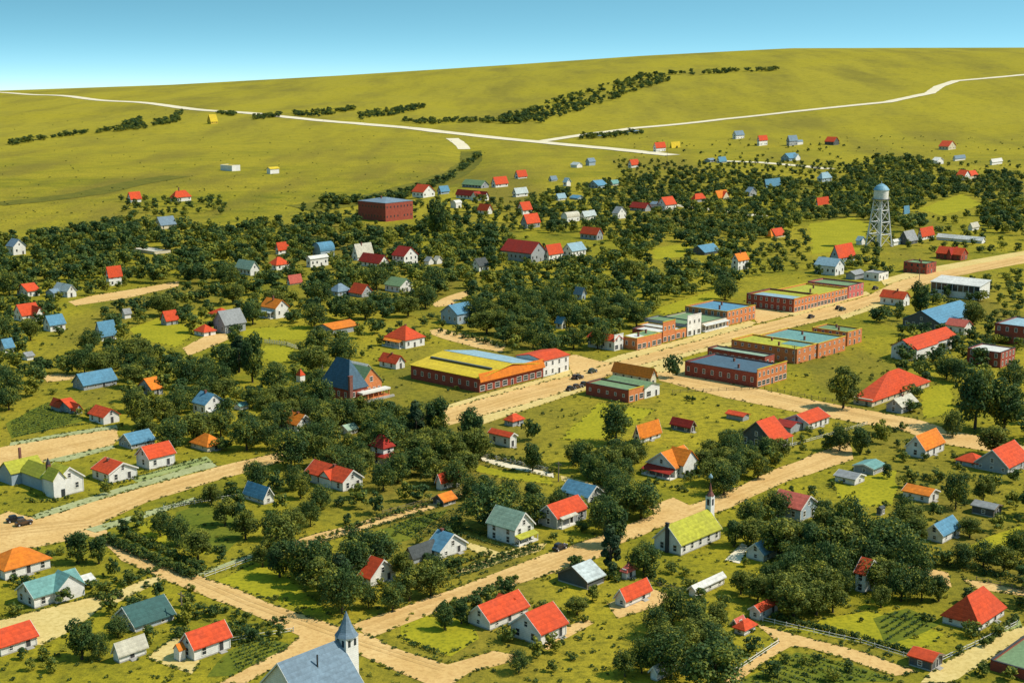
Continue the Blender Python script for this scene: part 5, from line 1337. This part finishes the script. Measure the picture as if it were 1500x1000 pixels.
row(640, 486, 740, 510, 9, 2.6, .5); row(206, 690, 300, 672, 8, 1.0); row(150, 716, 205, 700, 6, 1.2); row(785, 940, 850, 905, 8, 1.2); row(1210, 655, 1330, 628, 10, 2.4); row(40, 735, 85, 735, 5, 1.2); row(700, 668, 812, 690, 8, 2.0); row(870, 700, 905, 715, 5, 1.4)
row(945, 705, 1010, 722, 6, 1.5); row(1010, 800, 1070, 780, 6, .9); row(840, 835, 846, 822, 2, 2.6); row(690, 612, 686, 608, 1, 1.5); row(1005, 585, 1018, 588, 2, 2.4); row(700, 565, 650, 575, 4, 1.6); row(880, 850, 900, 845, 2, 2)
for poly, n, hm in [([(20, 700), (140, 740), (60, 745), (20, 735)], 8, 1.0), ([(770, 590), (960, 600), (1180, 640), (1000, 640), (800, 680)], 26, 1.0), ([(1200, 480), (1310, 470), (1300, 560), (1160, 560)], 26, 1.4),
                    ([(560, 740), (690, 730), (650, 800), (560, 800)], 14, 1.1), ([(1130, 890), (1400, 880), (1330, 960)], 14, 1.2), ([(560, 940), (900, 900), (900, 985), (640, 975)], 16, 1.2), ([(1200, 690), (1320, 660), (1320, 740), (1220, 740)], 10, 1.2),
                    ([(300, 840), (470, 880), (420, 900)], 6, 1.0), ([(20, 590), (150, 600), (60, 640)], 6, .9), ([(60, 440), (290, 450), (290, 520), (60, 530)], 24, 1.6), ([(600, 520), (640, 600), (570, 590), (500, 540)], 14, 1.3), ([(820, 840), (960, 820), (980, 860), (860, 880)], 14, 1.4),
                    ([(1250, 640), (1480, 700), (1480, 800), (1200, 740)], 30, 1.4), ([(100, 840), (240, 830), (380, 920), (180, 920)], 30, 1.4), ([(180, 590), (300, 640), (200, 640)], 14, 1.5)]:
    x0, x1 = min(p[0] for p in poly), max(p[0] for p in poly); y0, y1 = min(p[1] for p in poly), max(p[1] for p in poly)
    for _ in range(n * 3):
        x, y = rt.uniform(x0, x1), rt.uniform(y0, y1)
        if inpoly(x, y, poly) and n > 0: add_shrub(x, y, hm * rt.uniform(.6, 1.5)); n -= 1
# ---- hedges, each a thing
def hedge(pix, h, wd, label):
    P = [at(*p) for p in pix]; rg = np.random.default_rng(int(pix[0][0])); Q = []; T = []
    o = P[0]
    for a, b in zip(P, P[1:]):
        L = (b - a).length; n = int(L * 26 * h); u = np.array((b - a).normalized()); sd = np.array([-u[1], u[0], 0])
        t = rg.uniform(0, L, n); hh = h * (.8 + .22 * np.sin(t * 1.7) + .12 * np.sin(t * .6 + 1))
        z = hh * rg.uniform(0, 1, n) ** .6; s = rg.normal(0, wd * .3, n) * (1.15 - .5 * z / h)
        pos = np.array(a - o) + t[:, None] * u + s[:, None] * sd; pos[:, 2] += z
        nn = rg.normal(size=(n, 3)) + sd * np.sign(s)[:, None] + np.array([0, 0, .6]); nn /= np.linalg.norm(nn, axis=1)[:, None]
        x = np.cross(nn, rg.normal(size=(n, 3))); x /= np.linalg.norm(x, axis=1)[:, None]; y = np.cross(nn, x)
        k = .19 * rg.uniform(.6, 1.3, n)[:, None]
        Q.append(np.stack([pos - x * k, pos - y * k * .8, pos + x * k, pos + y * k * .8], 1)); T.append(np.clip(rg.uniform(0, .75, n) + .15 * np.sin(t * .9), 0, 1))
    ob = link('hedge', quads_mesh('hedge', np.concatenate(Q), np.concatenate(T), M['leaf']), None, o)
    tag(ob, label, 'hedge', 'garden hedges')
hedge([(600, 757), (680, 784), (745, 805)], .9, 1.0, 'left hedge of a pair below two-storey green house')
hedge([(614, 752), (690, 778), (760, 800)], .9, 1.0, 'right hedge of a pair below two-storey green house')
hedge([(152, 793), (220, 822), (286, 849)], 2.0, 1.8, 'tall dark hedge along upper edge of cross street')
hedge([(182, 783), (240, 806), (302, 834)], 1.6, 1.6, 'second hedge behind the cross street hedge')
hedge([(240, 745), (300, 734), (352, 724)], 1.5, 1.5, 'hedge beside the short pale garden fence')
hedge([(1135, 903), (1240, 930), (1342, 960)], 1.3, 1.4, 'long hedge behind the long pale lane fence')
hedge([(1352, 823), (1420, 836), (1495, 853)], 2.2, 2.0, 'thick hedge above the short east lane')
hedge([(338, 905), (365, 926), (396, 948)], .8, .9, 'low hedge across garden of bottom red-roofed house')
hedge([(318, 944), (370, 928), (424, 912)], .8, .9, 'low hedge beside garden fence of red-roofed house')
hedge([(592, 940), (655, 962)], 1.0, 1.1, 'short hedge at street corner below red bungalow')
hedge([(560, 757), (640, 735), (690, 718)], 1.0, 1.0, 'hedge along upper side of the alley')
hedge([(450, 800), (540, 775), (620, 752)], 1.0, 1.1, 'hedge along lower side of the alley')
hedge([(655, 850), (720, 828), (795, 803)], 1.0, 1.2, 'hedge between garden walk and street below blue-roofed house')
hedge([(700, 665), (760, 678), (815, 690)], 1.5, 1.4, 'hedge behind the white rail fence')
hedge([(1000, 705), (1060, 690), (1120, 668)], 1.6, 1.6, 'hedge along church street below orange-roofed house')
hedge([(1005, 870), (1060, 850)], 1.2, 1.2, 'short hedge beside half hidden white shed')
hedge([(20, 640), (90, 626), (150, 618)], .7, .8, 'low hedge along upper side of left street')
hedge([(1395, 905), (1440, 935)], .8, .9, 'low hedge below large orange-red roof')
# ---- build: the 300 largest trees one by one, the rest as one mass
TREES.sort(key=lambda t: (not -8 < t[0] < 1508, -t[2] * t[3]))
def near_bld(x, y, P):
    best = sorted(BLD, key=lambda b: math.hypot(P.x - b['C'].x, P.y - b['C'].y))
    return best[:6]
usedrel = {}
def relation(x, y, P, b):
    dx = x - b['cx']; dd = math.hypot(P.x, P.y) - math.hypot(b['C'].x, b['C'].y)
    w = (b['x1'] - b['x0']) / 2
    if abs(dx) > w + 2 and abs(dx) > abs(dd) * .35 * F / 500: return 'left of' if dx < 0 else 'right of'
    return 'in front of' if dd < 0 else 'behind'
def assign_labels(items, noun, limit):
    """items: (x, yb, P, tone word, obj); label each by the building it stands at"""
    byrel = {}
    for it in items:
        c = near_bld(it[0], it[1], it[2]); done = False
        for b in c:
            key = (b['label'], relation(it[0], it[1], it[2], b))
            if len(byrel.get(key, [])) < limit: byrel.setdefault(key, []).append(it); done = True; break
        if not done: byrel.setdefault((c[0]['label'], relation(it[0], it[1], it[2], c[0])), []).append(it)
    for (lab, rel), its in byrel.items():
        its.sort(key=lambda t: t[0])
        n = len(its)
        for i, it in enumerate(its):
            if n == 1: s = f'{it[3]} {noun} {rel} the {lab}'
            elif n == 2: s = f'{("left", "right")[i]} of two {noun}s {rel} the {lab}'
            elif n == 3: s = f'{("leftmost", "middle", "rightmost")[i]} of three {noun}s {rel} the {lab}'
            elif n == 4: s = f'{("leftmost", "second", "third", "rightmost")[i]} of four {noun}s {rel} the {lab}'
            else: s = f'{("first", "second", "third", "fourth", "fifth", "sixth", "seventh", "eighth", "ninth", "tenth", "eleventh", "twelfth")[min(i, 11)]} from left of {noun}s {rel} the {lab}'
            it[4]['label'] = ' '.join(s.split()[:16])
proto = {}
lab_t = []
for i, (x, yb, w, h, P) in enumerate(TREES[:300]):
    d = project(P.x, P.y, P.z)[2]; m = d / F
    asp = w / h
    ki = 6 if (asp < .66 and i % 3 == 0) else (3 if asp < .78 else (0, 1, 2, 4, 5)[(i * 7 + int(x)) % 5])
    cm, tm, H, RD = KINDS[ki]
    sz = h * m / .96 / H; sx = w * m / (2 * RD)
    if ki in proto: t = copy_tree(proto[ki])
    else:
        t = proto[ki] = empty('tree', (0, 0, 0)); link('trunk', tm, t); link('crown', cm, t)
    t.location = P; t.scale = (sx, sx * rt.uniform(.9, 1.1), sz); t.rotation_euler = (0, 0, rt.uniform(0, 6.28))
    tag(t, None, 'tree', 'trees around the town')
    tone = ('dark pointed' if ki == 6 else 'tall dark' if asp < .78 else 'broad dark green' if asp > 1.0 else 'round dark green')
    lab_t.append((x, yb, P, tone, t))
assign_labels(lab_t, 'tree', 4)
def mass(name, items, kinds, H0, label_mat, far_scale=1.0):
    QQ, TT = [], []
    for (P, w, h, RD, k) in items:
        Q, T = kinds[k]
        a = rt.uniform(0, 6.28); c, s = math.cos(a), math.sin(a)
        q = Q * np.array([w / (2 * RD), w / (2 * RD), h / H0])
        q = np.stack([q[..., 0] * c - q[..., 1] * s + P.x, q[..., 0] * s + q[..., 1] * c + P.y, q[..., 2] + P.z], -1)
        QQ.append(q); TT.append(np.clip(T + rt.choice((-.2, -.05, .05, .2, .35)), 0, 1))
    me = quads_mesh(name, np.concatenate(QQ), np.concatenate(TT), label_mat)
    return tag(link(name, me), kind='stuff')
it = []
for (x, yb, w, h, P) in TREES[300:]:
    m = project(P.x, P.y, P.z)[2] / F; it.append((P, w * m, h * m / .97, 4.1, rt.randrange(5)))
if it: mass('tree_cover', it, FARK, 9.0, M['leaf'])['label'] = 'mass of smaller dark trees between the houses'
SHRUBS.sort(key=lambda s: -s[2] * size_at(s[1]))
lab_s = []; sp_ = {}
for i, (x, yb, hm, P) in enumerate(SHRUBS[:290]):
    k = i % 4
    o = sp_[k].copy() if k in sp_ else bpy.data.objects.new('shrub', SHK[k])
    sp_.setdefault(k, o); COL.objects.link(o)
    o.location = P; f = hm / 2.0; o.scale = (f * rt.uniform(.9, 1.3), f * rt.uniform(.9, 1.3), f); o.rotation_euler = (0, 0, rt.uniform(0, 6.28))
    tag(o, None, 'shrub', 'garden shrubs')
    lab_s.append((x, yb, P, 'small' if hm < 1.5 else 'bushy green', o))
assign_labels(lab_s, 'shrub', 4)
it = [(P, hm * 1.2, hm, 1.35, i % 3) for i, (x, yb, hm, P) in enumerate(SHRUBS[290:])]
# weeds and low scrub all over the grass, too many to count
for poly, n, hm in [([(-20, 300), (1520, 230), (1520, 1010), (-20, 1010)], 4200, .55), ([(-20, 150), (600, 170), (760, 230), (500, 310), (-20, 320)], 420, .9), ([(900, 200), (1500, 200), (1500, 260), (900, 240)], 260, 1.2)]:
    for _ in range(n):
        x, y = rt.uniform(min(p[0] for p in poly), max(p[0] for p in poly)), rt.uniform(min(p[1] for p in poly), max(p[1] for p in poly))
        if not inpoly(x, y, poly): continue
        if any(inpoly(x, y, P) for P in CLEAR[:NROAD] ): continue
        P = at(x, y)
        if P and foot_ok(P, .4): h = hm * rt.uniform(.4, 1.5); it.append((P, h * 1.7, h, 1.35, rt.randrange(3)))
for P_ in CLEAR[:NROAD]:
    for a, b in zip(P_, P_[1:] + P_[:1]):
        if min(a[1], b[1]) < 400: continue
        n = int(math.dist(a, b) / 2.6)
        for i in range(n):
            if rt.random() < .55: continue
            f = (i + rt.random()) / n; x, y = a[0] + (b[0] - a[0]) * f + rt.uniform(-2, 2), a[1] + (b[1] - a[1]) * f + rt.uniform(-1.2, 1.2)
            if not (0 < x < 1500 and y < 1000) or sum(inpoly(x, y, Q_) for Q_ in CLEAR[:NROAD]) > 1: continue
            P = at(x, y)
            if foot_ok(P, .3): h = rt.uniform(.15, .5); it.append((P, h * 2.4, h, 1.35, rt.randrange(3)))
if it: mass('weeds', it, SHF, 2.0, M['leaf'])['label'] = 'low weeds and scrub scattered through the grass'
# ---- crop rows in the garden plots
def crops(polys):
    Q = []; T = []; rg = np.random.default_rng(3)
    for pix, dirn, gap in polys:
        W_ = [at(*p) for p in pix]; c = sum(W_, Vector()) / len(W_)
        u = Vector((math.cos(RZ), math.sin(RZ), 0)); v = Vector((-u.y, u.x, 0))
        if dirn == 'B': u, v = v, u
        uv = [((p - c).dot(u), (p - c).dot(v)) for p in W_]
        y = min(q[1] for q in uv)
        while y < max(q[1] for q in uv):
            x = min(q[0] for q in uv)
            while x < max(q[0] for q in uv):
                if inpoly(x, y, uv) and rt.random() < .9:
                    p = c + u * x + v * y
                    for _ in range(5):
                        pos = np.array(p) + rg.normal(0, 1, 3) * np.array([.16, .16, 0]) + np.array([0, 0, rg.uniform(.05, .5)])
                        n = rg.normal(size=3) + np.array([0, 0, .8]); n /= np.linalg.norm(n); a = np.cross(n, rg.normal(size=3)); a /= np.linalg.norm(a); b = np.cross(n, a); k = rg.uniform(.12, .24)
                        Q.append([pos - a * k, pos - b * k, pos + a * k, pos + b * k]); T.append(rg.uniform(0, .7))
                x += .45
            y += gap
    o = link('crop_rows', quads_mesh('crop_rows', np.array(Q), np.array(T), M['leaf'])); tag(o, 'rows of low green crops in the garden plots', None, None, 'stuff')
crops([([(338, 956), (382, 934), (424, 946), (345, 986)], 'A', 1.5), ([(565, 772), (650, 748), (690, 742), (640, 785), (600, 790)], 'B', 1.7), ([(668, 836), (720, 818), (770, 802), (786, 804), (735, 822), (690, 838)], 'A', 1.3), ([(1170, 957), (1235, 970), (1310, 998), (1090, 1002)], 'B', 2.2),
       ([(15, 618), (70, 590), (125, 614), (18, 640)], 'A', 2.4), ([(1285, 905), (1330, 893), (1372, 914), (1302, 942)], 'A', 1.8), ([(160, 700), (205, 690), (300, 672), (308, 676), (200, 703)], 'A', 2.4)])
# ---- far woods along the creek and scrub on the rise
def band(name, label, lines, n, hm):
    it = []
    for (pts, th, wt) in lines:
        L = [math.dist(a, b) for a, b in zip(pts, pts[1:])]; tot = sum(L)
        for _ in range(int(n * wt)):
            u = rt.uniform(0, tot); i = 0
            while u > L[i] and i < len(L) - 1: u -= L[i]; i += 1
            f = u / L[i]; x = pts[i][0] + (pts[i + 1][0] - pts[i][0]) * f; y = pts[i][1] + (pts[i + 1][1] - pts[i][1]) * f
            w0 = th[i] + (th[i + 1] - th[i]) * f
            P = at(x + rt.uniform(-2, 2), y + rt.uniform(-1, 1) * w0 / 2)
            if P: h = hm * rt.uniform(.6, 1.3); it.append((P, h * rt.uniform(1.0, 1.5), h, 4.1, rt.randrange(5)))
    mass(name, it, FARK, 9.0, M['leaf'])['label'] = label
band('creek_woods', 'dark band of creek woods on the far slope', [([(735, 178), (790, 170), (850, 150), (900, 134), (945, 122), (978, 117)], [7, 24, 27, 25, 19, 8], 1.0), ([(930, 114), (990, 110), (1060, 107), (1140, 103)], [6, 4, 3, 2], .22)], 270, 9)
band('pasture_scrub', 'dark scrub along the draws of the far pasture', [([(13, 213), (60, 205), (110, 197), (160, 193), (215, 188)], [3, 3, 4, 3, 2], .5), ([(178, 186), (195, 184), (208, 180)], [8, 14, 8], .45), ([(228, 182), (250, 178), (262, 175)], [6, 9, 6], .35), ([(258, 170), (266, 166)], [4, 4], .1), ([(320, 167), (345, 169)], [4, 3], .15), ([(372, 174), (395, 172), (410, 170)], [5, 4, 3], .2),
      ([(432, 168), (470, 168), (520, 160)], [5, 7, 4], .55), ([(525, 172), (570, 166), (625, 156)], [9, 10, 5], .75), ([(590, 178), (625, 180), (670, 178), (735, 178)], [3, 7, 4, 6], .6), ([(700, 230), (660, 262), (610, 282), (560, 296)], [5, 5, 4, 3], .35), ([(470, 298), (540, 298), (600, 290)], [3, 4, 3], .25), ([(850, 203), (900, 200), (940, 196)], [4, 4, 4], .3)], 150, 7)
# ------------------------------------------------------------------ daylight
SUN_EL, SUN_AZ = R(49), R(-4)         # measured from +x towards +y: the light comes from the right
w = bpy.data.worlds.new('World'); S.world = w; w.use_nodes = True
nt = w.node_tree; bg = nt.nodes['Background']
sky = nt.nodes.new('ShaderNodeTexSky'); sky.sky_type = 'NISHITA'; sky.sun_disc = False
sky.sun_elevation = SUN_EL; sky.sun_rotation = math.pi / 2 - SUN_AZ
sky.air_density = 1.0; sky.dust_density = SKY_DUST; sky.ozone_density = SKY_OZ; sky.altitude = 600
tc = nt.nodes.new('ShaderNodeTexCoord'); mp = nt.nodes.new('ShaderNodeMapping')
mp.inputs['Scale'].default_value = (1, 1, SKY_STRETCH); mp.inputs['Location'].default_value = (0, 0, .2)
nt.links.new(tc.outputs['Generated'], mp.inputs['Vector']); nm = nt.nodes.new('ShaderNodeVectorMath'); nm.operation = 'NORMALIZE'
nt.links.new(mp.outputs[0], nm.inputs[0]); nt.links.new(nm.outputs[0], sky.inputs['Vector'])
hs = nt.nodes.new('ShaderNodeHueSaturation'); hs.inputs['Hue'].default_value = SKY_HUE; hs.inputs['Saturation'].default_value = SKY_SAT
nt.links.new(sky.outputs[0], hs.inputs['Color']); nt.links.new(hs.outputs[0], bg.inputs['Color'])
bg.inputs['Strength'].default_value = SKY_STR
sl = bpy.data.lights.new('sun', 'SUN'); sl.energy = SUN_STR; sl.angle = R(.53); sl.color = (1, .93, .80)
so = bpy.data.objects.new('sun', sl); COL.objects.link(so)
dv = Vector((math.cos(SUN_EL) * math.cos(SUN_AZ), math.cos(SUN_EL) * math.sin(SUN_AZ), math.sin(SUN_EL)))
so.rotation_euler = dv.to_track_quat('Z', 'Y').to_euler(); so.location = dv * 400
S.view_settings.view_transform = 'Standard'; S.view_settings.look = 'None'
S.view_settings.exposure = EXPO; S.view_settings.gamma = 1.0
S.render.film_transparent = False
S.cycles.max_bounces = 5
print('objects', len(S.objects), 'trees', NT, 'shrubs', len(SHRUBS))
